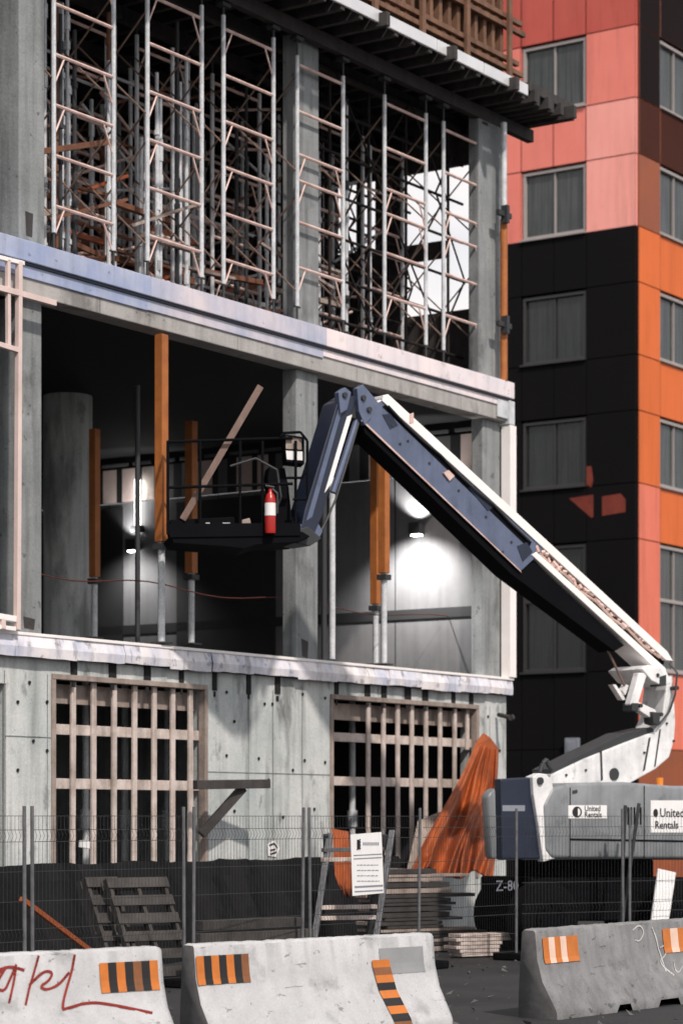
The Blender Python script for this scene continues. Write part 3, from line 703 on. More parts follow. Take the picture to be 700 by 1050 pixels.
# main boom
ux0,uy0,ux1,uy1=372,402,686,688
main=lpart('main_boom',M_bluep,[[(386,412),(395,406),(560,560),(549,572),(534,586),(370,430)]],.20,.40,.012)
lpart('top_plate',M_wtrim,[[(393,405),(398,404),(684,668),(690,678),(683,677),(392,411)]],.22,.44,.006,main)
lpart('shaded_belly',M_chass,[[(370,431),(534,586),(548,575),(560,588),(640,662),(630,668),(524,589),(374,444)]],.17,.34,.006,main)  # shade on the boom's underside put into the black colour
lpart('side_groove',M_chass,[[(392,417),(396,414),(545,556),(542,562)]],.206,.012,0,main)
lpart('lower_flange',M_wtrim,[[(545,569),(550,566),(682,685),(684,693),(678,691)]],.215,.43,.006,main)
lpart('boom_web',M_chass,[[(546,562),(556,556),(682,672),(680,682)]],.14,.28,0,main)
mb=MB()
for k in range(34):
    f=k/33+random.uniform(-.01,.01); x=550+f*128; y=562+f*113; p=LA(x,y+random.uniform(-2,1.5),.17); q=LA(x+random.uniform(2,5),y+random.uniform(-1,6),.19)
    mb.bar(p,q,random.uniform(.04,.08),n=6)
mb.tube([LA(548+ i*16,563+i*14+ (2 if i%2 else -1),.18) for i in range(9)],.035,n=6)
mb.build('cable_track',M_rung,main)
lpart('edge_highlight',M_rung,[[(371,429.5),(534,585.5),(534.6,587.2),(370.4,431.3)]],.207,.01,0,main)  # edge highlights painted as thin pinkish and white strips
lpart('edge_highlight',M_wtrim,[[(386,411),(390,409.5),(391,411),(387.5,412.8)]],.207,.01,0,main)
lpart('boom_clip',M_rung,[[(420,425),(424,423),(424,433),(420,434)],[(455,485),(460,482),(466,488),(461,493)]],.23,.03,0,main)
mb=MB(); a=LA(592,612,.0);b=LA(610,640,.0);c=LA(641,705,.1); mb.bar(a,b,.16,n=14); mb.build('lift_cylinder',M_chass,lift,smooth=True)
mb=MB(); mb.bar(b,c,.035,n=8); mb.build('cylinder_rod',M_brace,lift)
lpart('cylinder_clevis',M_whitep,[[(605,634),(609,637),(609,648),(605,647)],[(628,702),(631,702),(642,718),(638,718)],[(638,708),(642,702),(645,703),(641,713)]],.12,.1,.0)
for o_,w_ in ((.235,.028),(.20,.022)):
    mb=MB(); mb.tube([LA(398+k*18,417+k*16.9+(1.5 if k%3 else -1),o_) for k in range(9)],w_,n=6); mb.build('hydraulic_hose',M_jack,main)
for x,y in ((402,436),(418,452),(440,475),(470,503),(498,530),(524,556),(410,455),(515,566)):
    mb=MB(); p=LA(x,y,.20); mb.bar(p,p+LPl.m*.014,.035,n=8); mb.build('bolt',M_jack,main)
lpart('weld_plate',M_navy,[[(480,500),(486,498),(506,520),(500,524)],[(392,425),(400,424),(408,436),(400,440)],[(530,560),(540,556),(546,566),(536,576)]],.207,.01,.0,main)
lpart('warning_label',M_label,[[(430,452),(434,452),(437,456),(433,456)],[(452,474),(455,473),(459,478),(456,479)]],.204,.006,0,main)
for k in range(3):
    mb=MB(); o_=.1+.07*k; mb.tube([LA(686,680,o_),LA(694,690,o_+.1),LA(692,712,o_+.14),LA(686,730,o_+.1),LA(676,742,o_+.1)],.03,n=6); mb.build('hydraulic_hose',M_jack,lift)
for x,y in ((668,693),(688,706),(683,742),(651,724),(672,733),(690,760),(660,772),(600,790),(580,795)):
    mb=MB(); p=LA(x,y,.24); mb.bar(p,p+LPl.m*(.13 if y<735 else .02),.06 if y<735 else .035,n=10); mb.build('pivot_pin',M_jack,lift)
# elbow
lpart('elbow_bracket',M_bluep,[[(366,398),(372,394),(386,410),(381,428),(374,436),(368,422)],[(347,402),(354,397),(360,402),(356,420),(349,424)]],.22,.1,.006)
lpart('elbow_bracket',M_jack,[[(350,408),(376,404),(388,416),(372,432),(352,425)]],.14,.28,.006)
for x,y in ((372,408),(378,420),(353,405)):
    mb=MB(); p=LA(x,y,.22); mb.bar(p,p+LPl.m*.03,.07,n=10); mb.build('elbow_pin',M_jack,lift)
# jib
jib=lpart('jib',M_navy,[[(346,412),(358,404),(366,408),(352,450),(330,530),(322,548),(309,541),(312,525)]],.17,.34,.012)
lpart('jib_side',M_bluep,[[(348,415),(353,412),(320,530),(314,534)]],.178,.02,.0,jib)
lpart('jib_strip',M_wtrim,[[(356,427),(361,425),(340,495),(333,505)]],.182,.02,.0,jib)
mb=MB(); mb.bar(LA(369,420,.1),LA(341,505,.1),.09,n=10); mb.build('jib_cylinder',M_bluep,lift,smooth=True)
mb=MB()
for o_ in (.02,.08,.14): mb.tube([LA(368,432,o_),LA(357,470,o_),LA(344,512,o_),LA(334,535,o_),LA(325,552,o_)],.03,n=6)
mb.build('hydraulic_hose',M_jack,lift)
lpart('basket_mount',M_bluep,[[(308,538),(324,532),(331,545),(325,556),(310,556)]],.16,.3,.01)
lpart('basket_mount',M_jack,[[(296,545),(316,540),(330,552),(318,560),(298,556)]],.2,.4,.01)
# basket
BPo=LA(318,838,0); BPo.z=0; BD=V((-.985,-.17,0)).normalized(); BP=Plane(BPo,BD); BA=BP.at
bask=empty('basket',(0,0,0)); bask.parent=lift; bask.location=world(lift).inverted()@BA(245,556,0)
def bpart(name,m,polys,off,th,bevel=.01):
    first=None
    for p in polys:
        mb=MB(); BP.plate(mb,p,off,th); o=mb.build(name,m,bask,bevel=bevel); first=first or o
    return first
bpart('basket_floor',M_chass,[[(174,549),(310,545),(318,550),(306,556),(262,559),(250,563),(236,561),(178,557)]],.42,.84)
bpart('kick_plate',M_chass,[[(173,537),(308,536),(308,549),(174,551)]],.44,.02,0)
bpart('kick_plate',M_chass,[[(173,537),(308,536),(308,549),(174,551)]],-.42,.02,0)
for o_ in (.42,-.42):
    for y0,y1 in ((453,449),(500,496)): mb=MB(); mb.tube([BA(172,y0,o_),BA(300,y1,o_)],.038,n=8); mb.build('guard_rail',M_chass,bask,smooth=True)
for y in (453,500): mb=MB(); mb.bar(BA(172,y,.42),BA(172,y,-.42),.038,n=8); mb.build('guard_rail',M_chass,bask,smooth=True)
for x in (172,205,246,269,303):
    for o_ in (.42,-.42): mb=MB(); mb.bar(BA(x,452,o_),BA(x,548,o_),.038,n=8); mb.build('rail_post',M_chass,bask,smooth=True)
mb=MB(); mb.tube([BA(236,478,.43),BA(262,470,.44),BA(284,482,.43),BA(288,510,.4),BA(280,530,.3)],.03,n=6); mb.build('control_cable',M_jack,bask)

mb=MB()
for o_ in (.44,): mb.tube([BA(288,448,o_),BA(290,444,o_),BA(308,443,o_),BA(315,452,o_),BA(315,482,o_),BA(309,490,o_),BA(294,490,o_)],.035,n=8); mb.tube([BA(315,470,o_),BA(315,512,o_),BA(300,512,o_)],.03,n=8)
mb.build('guard_loop',M_chass,bask,smooth=True)
cb=bpart('control_box',M_chass,[[(291,445),(312,448),(312,476),(293,474)]],.38,.3)
bpart('control_decal',M_label,[[(293,462),(310,463),(310,472),(294,471)]],.386,.004,0)
bpart('control_face',M_wood,[[(293,447),(309,450),(309,461),(293,460)]],.386,.004,0)
bpart('joystick_console',M_chass,[[(276,478),(292,480),(296,500),(300,540),(284,542),(280,512),(274,492)]],.2,.4)
bpart('tool_tray',M_chass,[[(174,533),(240,530),(242,546),(176,548)]],.3,.5)
bpart('tool_decal',M_label,[[(211,536),(215,536),(215,538),(211,538)],[(222,540),(229,541),(229,542.5),(222,542)],[(228,536),(236,536),(234,539),(228,539.5)],[(193,539),(197,539),(196,541),(193,541)]],.305,.004,0)
bpart('paper_bag',M_wood,[[(248,533),(256,531),(259,544),(248,545)]],.3,.15)
# plank leaning in the basket
mb=MB(); a,b=BA(187,533,.30),BA(267,396,.36); mb.bar(a,b,.085,.045,up=BP.m)
tag(mb.build('timber_plank',mat('plank_timber',(.22,.15,.125),.8,0,(.13,.085,.07),4,.8,.2,30,.3),loc=a,rz=LROT,bevel=.005),'long brown timber plank leaning up out of the lift basket','plank')
# fire extinguisher
p=BA(277,547,.50); e=empty('fire_extinguisher',p,0,'red fire extinguisher with white label hung on the lift basket','fire extinguisher')
mb=MB(); prof=[(.0,.0),(.065,.0),(.07,.03),(.07,.42),(.055,.48),(.025,.52),(.025,.56),(0,.56)]
g=[[p+V((r*math.cos(a),r*math.sin(a),h)) for a in [k*math.pi/10 for k in range(21)]] for r,h in prof]
mb.grid(g); mb.build('cylinder',M_red,e,smooth=True)
mb=MB(); g=[[p+V((.073*math.cos(a),.073*math.sin(a),h)) for a in [math.pi+.3+k*2.5/8 for k in range(9)]] for h in (.22,.38)]; mb.grid(g); mb.build('label_band',M_label,e)
mb=MB(); mb.bar(p+V((-.06,0,.60)),p+V((.05,0,.58)),.03,n=6); mb.tube([p+V((.03,0,.56)),p+V((.09,-.02,.5)),p+V((.09,-.02,.25))],.025,n=6); mb.build('handle',M_jack,e)

# ================================================================== temporary fence
FA=V((ray(28)*24.5,24.5,0)); FBp=V((ray(532)*31.46,31.46,0)); FN=Plane(FA,(FBp-FA)); fd=FN.d if FN.d.x>0 else -FN.d
FNROT=rotz_of(fd); FD2=V((.86,.51,0)).normalized(); FN2=Plane(FBp,FD2)
def fu(px): return (FN.at(px,HOR)-FA).dot(fd)
pan=[(-62,27,'left end'),(32,190,''),(197,311,''),(317,430,''),(434,530,''),(535,640,''),(644,760,'')]
labs=['wire mesh fence panel at the left edge before the timber offcut','wire mesh fence panel before the leaning pallets','wire mesh fence panel before the black sheeting and wall sticker',
 'wire mesh fence panel carrying the white notice','wire mesh fence panel before the orange tarp and boards','wire mesh fence panel before the grey machine hood','wire mesh fence panel at the right edge by the white board']
M_wire=mat('fence_wire',(.045,.047,.05),.6,.3)
M_pole=mat('fence_pole',(.15,.155,.165),.55,.3,(.07,.072,.078),6,.8)
for (x0,x1,_),lab in zip(pan,labs):
    if x0<533: O_,d_=FA,fd
    else: O_,d_=FBp,FD2
    fm=V((d_.y,-d_.x,0)); pl_=Plane(O_,d_); a,b=[(pl_.at(x,HOR)-O_).dot(d_) for x in (x0,x1)]; t=empty('fence_panel',O_+d_*(a+b)/2,rotz_of(d_),lab,'fence','temporary wire fence panels along the site')
    P=lambda u,h,o=0: O_+d_*u+Z*h+fm*o
    for u in ((a+.02,b-.02) if x0 not in (434,535) else (b-.02,)):
        lean=random.uniform(-.03,.03)
        mb=MB(); mb.bar(P(u,.03),P(u+lean,1.96),.038,n=8); mb.build('post',M_pole,t,smooth=True)
    mb=MB(); n=int((b-a)/.052)
    for k in range(1,n):
        u=a+(b-a)*k/n; mb.tube([P(u,.12),P(u,.60),P(u,.66,.03),P(u,.72),P(u,1.60),P(u,1.66,.03),P(u,1.72),P(u,1.86)],.0042,n=3)
    for h in (.12,.35,.60,.72,1.0,1.3,1.60,1.72,1.86): mb.bar(P(a,h),P(b,h),.006,n=4)
    mb.build('wire_mesh',M_wire,t)
    mb=MB()
    for u in (a+.02,b-.02): mb.obox(P(u,0),d_,fm,Z,(-.11,.11),(-.3,.3),(0,.10))
    mb.build('foot_block',M_rubber,t,bevel=.02)
# notice on the fence
q=lambda x,y,o=.03: FN.at(x,y,o)
t=empty('notice_sign',q(377,918),FNROT,'white site notice with small grey print on the fence','sign')
mb=MB(); mb.prism([q(359.5,856),q(391,853.5),q(393.5,916),q(361.5,919)],FN.m*-.006); mb.build('board',M_label,t)
mb=MB()
def strip(x0,y0,x1,y1,th): mb.prism([q(x0,y0,.032),q(x1,y1,.032),q(x1,y1+th,.032),q(x0,y0+th,.032)],FN.m*-.0015)
random.seed(3)
for y,th,x0,x1 in ((877,1.2,362.5,391.5),(880.5,1.2,362.5,391.5),(909,2,363.5,392.5),(914,1.5,363.5,392.5)): strip(x0,y,x1,y-1.5,th)
for y in (887,892.5,898,903.5):
    x=366
    while x<388: 
        w_=random.uniform(1.5,4); strip(x,y,min(x+w_,389),y-.2,1.0); x+=w_+.8
x=372
while x<388: strip(x,864,x+1.4,864,3.2); x+=2.1
mb.build('print',M_greyink,t)
mb=MB()
for a_ in (0,1.6,3.2): 
    mb.bar(q(366,862+a_*2,.033),q(369,864+a_*2,.033),.02,n=4)
    mb.bar(q(369,861+a_*2,.033),q(366,865+a_*2,.033),.015,n=4)
mb.build('emblem',M_ink,t)
# leaning loose posts at the right
for x0,y0,x1,y1,lab in ((636,942,641,826,'leaning dark fence post, the left one of the crossed pair before the hood'),(640,930,655,824,'leaning dark fence post, the more tilted one of the crossed pair before the hood')):
    a=FN2.at(x0,y0,-.1); b=FN2.at(x1,y1,-.06); d=(b-a)*(a.z/(b.z-a.z)); g=a-d; mb=MB(); mb.bar(g,b,.05,n=8)
    tag(mb.build('loose_post',M_jack,loc=g,smooth=True),lab,'post')
# white leaning board
a=FN2.at(667,942,-.4)
pp=[FN2.at(668,944,-.2),FN2.at(686,942,-.2),FN2.at(693,895,-.35),FN2.at(675,891,-.35)]
for k in (0,1):
    dd=(pp[3-k]-pp[k]); pp[k]=pp[k]-dd*(pp[k].z/dd.z)
mb=MB(); mb.prism(pp,FN2.m*-.03)
tag(mb.build('white_board',M_label,loc=pp[0],bevel=.004),'white board leaning beside the lift behind the fence','board')

# ================================================================== concrete barriers
PROF=[(-.115,0),(-.115,.10),(-.105,.34),(-.09,.55),(-.075,.80),(-.055,.82),(.055,.82),(.075,.80),(.10,.55),(.16,.34),(.31,.10),(.33,.06),(.33,0)]
M_bend=mat('shaded_barrier_end',(.07,.07,.072),.9,0,(.03,.03,.031),5,.8,.2,18)  # shade on the end faces put into a darker concrete colour
def poff(h):
    P=[(.075,.80),(.10,.55),(.16,.34),(.31,.10),(.33,0)]
    for (o1,h1),(o0,h0) in zip(P[:-1],P[1:]):
        if h>=h0: 
            f=(h-h0)/(h1-h0); return o0+(o1-o0)*min(f,1)
    return .33
class Barrier:
    def __init__(s,pa,d,length,label,m,slots=(),u0=0):
        s.o=V((pa[0],pa[1],0)); s.d=V((d[0],d[1],0)).normalized(); s.m=V((s.d.y,-s.d.x,0)); s.pl=Plane(s.o,s.d)
        s.e=empty('concrete_barrier',s.o,rotz_of(s.d),label,'barrier','concrete road barriers along the kerb')
        n=64; g=[]
        rnd=random.Random(hash(label)%1000 if False else len(label)*13)
        for k in range(n+1):
            u=length*k/n; row=[]
            endk=0 if 0<k<n else 1
            for (o,h) in PROF:
                j=.0035; oo=o*(1-.06*endk)+rnd.uniform(-j,j); hh=h-(.012*endk if h>.5 else 0)+rnd.uniform(-j,j)*(1 if h>.02 else 0)
                if h>.78 and rnd.random()<.10: hh-=rnd.uniform(.01,.035)
                if h<.12 and o>0:
                    for a,b in slots:
                        if a<u<b: hh=max(hh,.07 if h<.03 else (.10 if h<.08 else .13))
                row.append(s.P(u,oo,hh))
            g.append(row)
        mb=MB(); mb.grid(g,m); np_=len(PROF)
        mb.add(g[0],[tuple(range(np_))],M_bend); mb.add(g[-1],[tuple(range(np_-1,-1,-1))],M_bend)
        s.body=mb.build('barrier_body',m,s.e,smooth=True)
        bm=bmesh.new(); bm.from_mesh(s.body.data); bmesh.ops.remove_doubles(bm,verts=bm.verts,dist=.0005); bmesh.ops.recalc_face_normals(bm,faces=bm.faces); bm.to_mesh(s.body.data); bm.free()
    def P(s,u,o,h): return s.o+s.d*u+s.m*o+Z*h
    def uv(s,px,py):
        h=.5
        for _ in range(12):
            p=s.pl.at(px,py,poff(max(0,h))); h=h*.3+p.z*.7
        return (p-s.o).dot(s.d),h
    def patch(s,u0,u1,h0,h1,mats,name,horizontal=False,shear=0,lift=.009,alt=None):
        mb=MB(); n=len(mats)
        for k,m in enumerate(mats):
            if horizontal:
                a,b=h0+(h1-h0)*k/n,h0+(h1-h0)*(k+1)/n; ua,ub=u0,u1
                rows=[a+(b-a)*j/3 for j in range(4)]
                mb.grid([[s.P(ua+shear*(h1-h),poff(h)+lift,h),s.P(ub+shear*(h1-h),poff(h)+lift,h)] for h in rows],m)
            else:
                ua,ub=u0+(u1-u0)*k/n,u0+(u1-u0)*(k+1)/n
                rows=[h0+(h1-h0)*j/5 for j in range(6)]
                mb.grid([[s.P(ua,poff(h)+lift,h),s.P(ub,poff(h)+lift,h)] for h in rows],m)
        return mb.build(name,None,s.e,recalc=False)
    def stroke(s,pxs,w,m,name='graffiti'):
        pts=[s.uv(*p) for p in pxs]
        # smooth subdivision
        for _ in range(2):
            q=[pts[0]]
            for a,b in zip(pts[:-1],pts[1:]): q+=[(a[0]*.75+b[0]*.25,a[1]*.75+b[1]*.25),(a[0]*.25+b[0]*.75,a[1]*.25+b[1]*.75)]
            pts=q+[pts[-1]]
        W=[(s.P(u,poff(h)+.007,h)) for u,h in pts]
        mb=MB()
        for k,(a,b) in enumerate(zip(W[:-1],W[1:])):
            d=(b-a); 
            if d.length<1e-5: continue
            d=d.normalized(); sd=d.cross(s.m).normalized()*w/2
            mb.add([a-sd-d*w*.3,a+sd-d*w*.3,b+sd+d*w*.3,b-sd+d*w*.3],[(0,1,2,3)])
        return mb
def topline(px,py,h=.82): # ridge point from pixel
    Y=FPX*(EYE-h)/(py-HOR); return (ray(px)*Y,Y)
a=topline(193,968.5); b=topline(438,956.5)
mid_b=Barrier(a,(b[0]-a[0],b[1]-a[1]),math.hypot(b[0]-a[0],b[1]-a[1]),'white concrete barrier with chipped top and curved orange black strip, middle of the row',M_barr)
a=topline(541.5,953); b=topline(700,942)
rt_b=Barrier(a,(b[0]-a[0],b[1]-a[1]),3.2,'grey concrete barrier with orange striped plates standing alone past the gap',M_barrg,slots=((1.05,1.35),(1.9,2.3)))
a=topline(160,970.5); b=topline(0,977); dd=V((a[0]-b[0],a[1]-b[1],0)).normalized(); dd=(dd+V((.66,.75,0))*.6).normalized()
lf_b=Barrier((a[0]-dd.x*3,a[1]-dd.y*3),dd,3.0,'white concrete barrier with red graffiti at the left edge',M_barr)
def bpatch(bb,x0,y0,x1,y1,mats,name='reflective_plate',**k):
    u0,h1=bb.uv(x0,y0); u1,_=bb.uv(x1,y0); _,h0=bb.uv(x0,y1)
    return bb.patch(u0,u1,h0,h1,mats,name,**k)
OB=[M_orref,M_ink,M_orref,M_ink,M_orref,M_ink,M_orref]
OB2=[M_brownref,M_ink,M_orref,M_ink,M_orref,M_ink,M_orref]
bpatch(lf_b,101,988,161,1019,[M_orref,M_ink,M_orref,M_ink,M_brownref,M_ink,M_orref])
bpatch(mid_b,200,981,254,1011,[M_orref,M_ink,M_orref,M_ink,M_orref,M_ink,M_brownref])
bpatch(rt_b,555,962,591,989,[M_orref,M_whref,M_orref,M_whref,M_orref,M_orref])
bpatch(rt_b,678,953,716,978,[M_orref,M_whref,M_orref,M_whref,M_orref])
bpatch(mid_b,388,973,433,1000,[M_patch],name='grey_paint_patch',lift=.005)
u0,h1=mid_b.uv(380,985); u1,_=mid_b.uv(398,985)
mid_b.patch(u0,u1,.02,h1,[M_brownref,M_ink,M_orref,M_ink,M_orref,M_ink,M_orref,M_brownref,M_orref],'curved_strip',horizontal=True,shear=.10,lift=.013)
GM=M_graf
def mergestroke(bb,pxs,w):
    bb.stroke(pxs,w,None).build('graffiti',GM,bb.e,recalc=False)
mergestroke(lf_b,[(-14,988),(-4,1000),(2,994),(6,992),(2,998),(-6,1012),(4,1018),(10,1004),(16,990)],.022)
mergestroke(lf_b,[(-2,995),(10,991),(24,995)],.022); mergestroke(lf_b,[(16,992),(13,1012),(9,1028)],.022)
mergestroke(lf_b,[(26,1030),(32,1006),(39,981)],.022)
mergestroke(lf_b,[(30,1010),(44,996),(54,997),(50,1006),(40,1012),(48,1016),(60,1010),(70,998)],.022)
mergestroke(lf_b,[(76,980),(72,1002),(62,1036),(70,1034),(90,1028),(112,1030),(155,1039)],.024)
GM=M_grafw
mergestroke(rt_b,[(648,954),(655,948),(660,956),(655,966),(650,964)],.016)
mergestroke(rt_b,[(668,952),(672,962),(676,978),(682,996)],.02); mergestroke(rt_b,[(676,972),(684,968),(682,980),(674,986),(690,1000)],.018)
mergestroke(rt_b,[(690,986),(694,1000),(700,990)],.016)

# ================================================================== site clutter behind the fence
# black sheeting along the wall foot
mb=MB(); g=[]
random.seed(11)
sA,sB=-13.5,fs(405); n=70
for r_ in range(7):
    row=[]
    for k in range(n+1):
        s=sA+(sB-sA)*k/n; f=r_/6
        hh=(1.27+.012*math.sin(k*.5)+.010*random.uniform(-1,1))*(1-f)
        row.append(F(s,-.02-.5*f-.07*math.sin(k*.9+f*2+1.2*math.sin(k*.31))-.05*random.random(),hh+.005))
    g.append(row)
mb.grid(g); tag(mb.build('black_sheeting',M_black,loc=F(-9,-.3,0),rz=FROT,solid=.004),'crumpled black sheeting laid against the foot of the concrete wall','sheeting')
# orange tarp hung from right grille
from mathutils import noise as mnoise
def tarp(name,top,bot,i0,i1,label,fold=.10,nf=7,rows=60,cols=110):
    mb=MB(); g=[]
    for r_ in range(rows):
        f=r_/(rows-1); row=[]
        for c in range(cols):
            q=c/(cols-1)
            xt=top[0][0]+(top[1][0]-top[0][0])*q; yt=top[0][1]+(top[1][1]-top[0][1])*q
            xb=bot[0][0]+(bot[1][0]-bot[0][0])*q; yb=bot[0][1]+(bot[1][1]-bot[0][1])*q
            ff=f; x=xt+(xb-xt)*(ff**1.15)+5*f*math.sin(f*7+q*9)*.5; y=yt+(yb-yt)*ff+4*f*math.sin(q*11+f*2)
            rid=1-abs(mnoise.noise(V((q*nf+.6*mnoise.noise(V((f*2.2,q*2,5))),f*.9,2.3))))*2.2
            cre=mnoise.noise(V((q*9+f*4,f*7,9.1)))
            i=i0+(i1-i0)*(f**.8) - fold*(.3+.7*f)*rid - .035*cre*(.4+f)
            y+=7*f*mnoise.noise(V((q*6,3.3,f))); x+=5*f*mnoise.noise(V((q*3,f*3,7.7)))
            p=FP.at(x,y,-i); row.append(p)
        g.append(row)
    mb.grid(g); p=FP.at((bot[0][0]+bot[1][0])/2,bot[0][1],-i1)
    return tag(mb.build(name,M_tarp,loc=p,smooth=True,solid=.005,sharp=3),label,'tarp')
tarp('orange_tarp',((487,762),(511,768)),((418,893),(506,899)),-.1,-1.0,'orange tarp draped in folds from the right timber grille',.26,6.5)
tarp('orange_tarp',((340,850),(357,853)),((348,914),(364,918)),-.9,-1.1,'small orange tarp scrap hanging behind the notice sign',.06,2,rows=8,cols=20)
mb=MB(); pts=[FP.at(488,764,.02),FP.at(497,751,.08),FP.at(511,767,.1)]
mb.prism([FP.at(488,763,.14),FP.at(496,752,.12),FP.at(503,757,.16),FP.at(511,768,.14),FP.at(509,800,.2),FP.at(490,790,.2)],IN*.02)
mb.build('tarp_peak',M_tarp,parent=[o for o in bpy.data.objects if o.name=='orange_tarp'][0])
# plywood board leaning beside the tarp
mb=MB(); mb.prism([FP.at(416,905,.95),FP.at(440,905,.95),FP.at(452,833,.5),FP.at(430,842,.5)],IN*.03)
tag(mb.build('plywood_board',M_wood,loc=FP.at(420,905,.9)),'worn plywood board leaning left of the orange tarp','board')
# lumber stack: individual boards
SP=Plane(V((ray(450)*33.2,33.2,0)),V((.80,.60,0))); su=SP.d if SP.d.x>0 else -SP.d
random.seed(5)
lab='dark weathered board in the lumber stack below the orange tarp'; k=0
o0=SP.at(398,HOR); 
z=.02
while z<1.12:
    th=random.choice((.045,.06,.08)); nb=0
    xe=random.uniform(448,496) if z>.25 else random.uniform(470,520)
    e1=(SP.at(xe,HOR)-SP.o).dot(su); e0=(SP.at(394+random.uniform(-4,6),HOR)-SP.o).dot(su)
    for j in range(2):
        mb=MB(); oo=-.05-.28*j; mb.obox(SP.o,su,SP.m,Z,(e0,e1-j*random.uniform(.05,.3)),(oo-.25,oo),(z,z+th*.8))
        bo_=mb.build('lumber_board',random.choice((M_woodd,M_woodd,M_wood)) ,loc=SP.o+su*e0+Z*z,rz=rotz_of(su),bevel=.004)
        tag(bo_,lab,'board','boards of the dark lumber stack')
    z+=th
# pale short boards in front
SQ=Plane(V((ray(490)*31.9,32.0,0)),V((.85,.52,0))); sq=SQ.d if SQ.d.x>0 else -SQ.d
z=.02
for k in range(6):
    e0=(SQ.at(466+random.uniform(-3,8),HOR)-SQ.o).dot(sq); e1=(SQ.at(516+random.uniform(-6,10),HOR)-SQ.o).dot(sq)
    mb=MB(); mb.obox(SQ.o,sq,SQ.m,Z,(e0,e1),(-.3,0),(z,z+.042)); 
    tag(mb.build('lumber_board',M_woodp,loc=SQ.o+sq*e0+Z*z,rz=rotz_of(sq),bevel=.004),'pale short board in the low pile near the fence foot','board','pale boards in the low pile'); z+=.05
# orange scrap on ground
# pallets leaning on the sheeting
def pallet(x0,x1,ytop,ybot,label,lean,m):
    PL=Plane(V((ray((x0+x1)/2)*27.6,27.6,0)),V((.80,.60,0))); ud=PL.d if PL.d.x>0 else -PL.d
    a=PL.at(x0,HOR); b=PL.at(x1,HOR); W=(b-a).length; zt=PL.at(x0,ytop).z
    e=empty('wooden_pallet',V((a.x,a.y,0)),rotz_of(ud),label,'pallet','pallets leaning by the wall')
    o=V((a.x,a.y,0)); up=(Z*zt-PL.m*lean+ud*(-.22*1)).normalized(); L_=1.22; nrm=ud.cross(up).normalized()
    if nrm.dot(PL.m)<0: nrm=-nrm
    o=o+ud*.24
    for k in range(3):
        mb=MB(); q=W*(.03+.47*k)-.02; mb.obox(o,ud,up,nrm,(q,q+.045),(0.02,L_),(-.10,0)); mb.build('stringer',m,e,bevel=.004)
    for k in range(6):
        mb=MB(); h=.03+k*(L_-.15)/5; mb.obox(o,ud,up,nrm,(-.02,W+.02),(h,h+.12),(.001,.022)); mb.build('deck_board',m,e,bevel=.003)
    for k in range(3):
        mb=MB(); h=.03+k*(L_-.15)/2; mb.obox(o,ud,up,nrm,(-.02,W+.02),(h,h+.10),(-.123,-.101)); mb.build('bottom_board',m,e,bevel=.003)
M_pal=mat('pallet_wood',(.065,.06,.056),.85,0,(.03,.027,.026),4,.85,.2,30,.3)
pallet(100,130,892,972,'narrow dark pallet leaning left of the wider pallet',.35,M_pal)
pallet(122,182,886,975,'wide grey pallet leaning behind the barrier gap',.40,M_pal)
random.seed(21)
DT=Plane(V((ray(262)*27.6,27.6,0)),V((.72,.69,0))); du=DT.d if DT.d.x>0 else -DT.d
for k,(x0,x1,z0) in enumerate(((196,318,.02),(203,322,.16),(199,312,.30),(210,326,.44),(214,316,.58))):
    e0=(DT.at(x0,HOR)-DT.o).dot(du); e1=(DT.at(x1,HOR)-DT.o).dot(du); mb=MB()
    mb.obox(DT.o,du,DT.m,Z,(e0,e1),(-.14-.03*k,.02-.03*k),(z0,z0+.11)); 
    tag(mb.build('stacked_timber',M_pal if k%2 else M_woodd,loc=DT.o+du*e0+Z*z0,rz=rotz_of(du),bevel=.006),'long dark timber beam in the stack against the black sheeting','beam','dark beams stacked by the sheeting')
mb=MB()
for k in range(900):
    c=V((random.uniform(-4,6),random.uniform(20,34),.0)); 
    r_=random.choice((.012,.02,.03,.05)); pts=[c+V((random.uniform(-1,1)*r_,random.uniform(-1,1)*r_,random.uniform(0,1.2)*r_)) for _ in range(4)]
    mb.add(pts,[(0,1,2),(0,2,3),(0,3,1),(1,3,2)])
tag(mb.build('gravel',mat('gravel_stone',(.10,.098,.095),.9,0,(.05,.05,.05),4,.8)),kind='stuff')
# timber offcut with orange edge at left
a=FN.at(22,922,-1.0); b=FN.at(72,960,-1.0); a.z=max(a.z,.4)
mb=MB(); g_=a+(b-a)*(a.z/(a.z-b.z)) if a.z>b.z else b
mb.bar(a,g_,.06,.05); tag(mb.build('timber_offcut',M_rust,loc=g_),'thin rusty orange timber offcut leaning low at left behind the fence','timber')
# trestle behind the notice
TP=Plane(V((ray(362)*29.6,29.6,0)),V((.78,.62,0))); TA=TP.at
t=empty('metal_trestle',V((TA(362,HOR).x,TA(362,HOR).y,0)),rotz_of(TP.d),'grey metal trestle with pale rungs behind the notice sign','trestle')
def ground(p,q): d=q-p; return p-d*(p.z/d.z)
for x0,x1,y1,o_ in ((325,338,855,.3),(388,402,852,.3),(336,334,856,-.3),(380,394,856,-.3)):
    b=TA(x1,y1,0); a=TA(x0,945,o_); a=ground(a,b); mb=MB(); mb.bar(a,b,.07,.05); mb.build('leg',M_jack if o_<0 else M_pole,t,bevel=.006)
for y,m in ((872,M_pole),(882,M_woodp),(931,M_woodp),(942,M_woodp)):
    o_=.3*(y-853)/95; mb=MB(); mb.bar(TA(331-(y-872)*.05,y,o_),TA(392-(y-872)*.12,y-1,o_),.07,.05); mb.build('rung',m,t,bevel=.005)
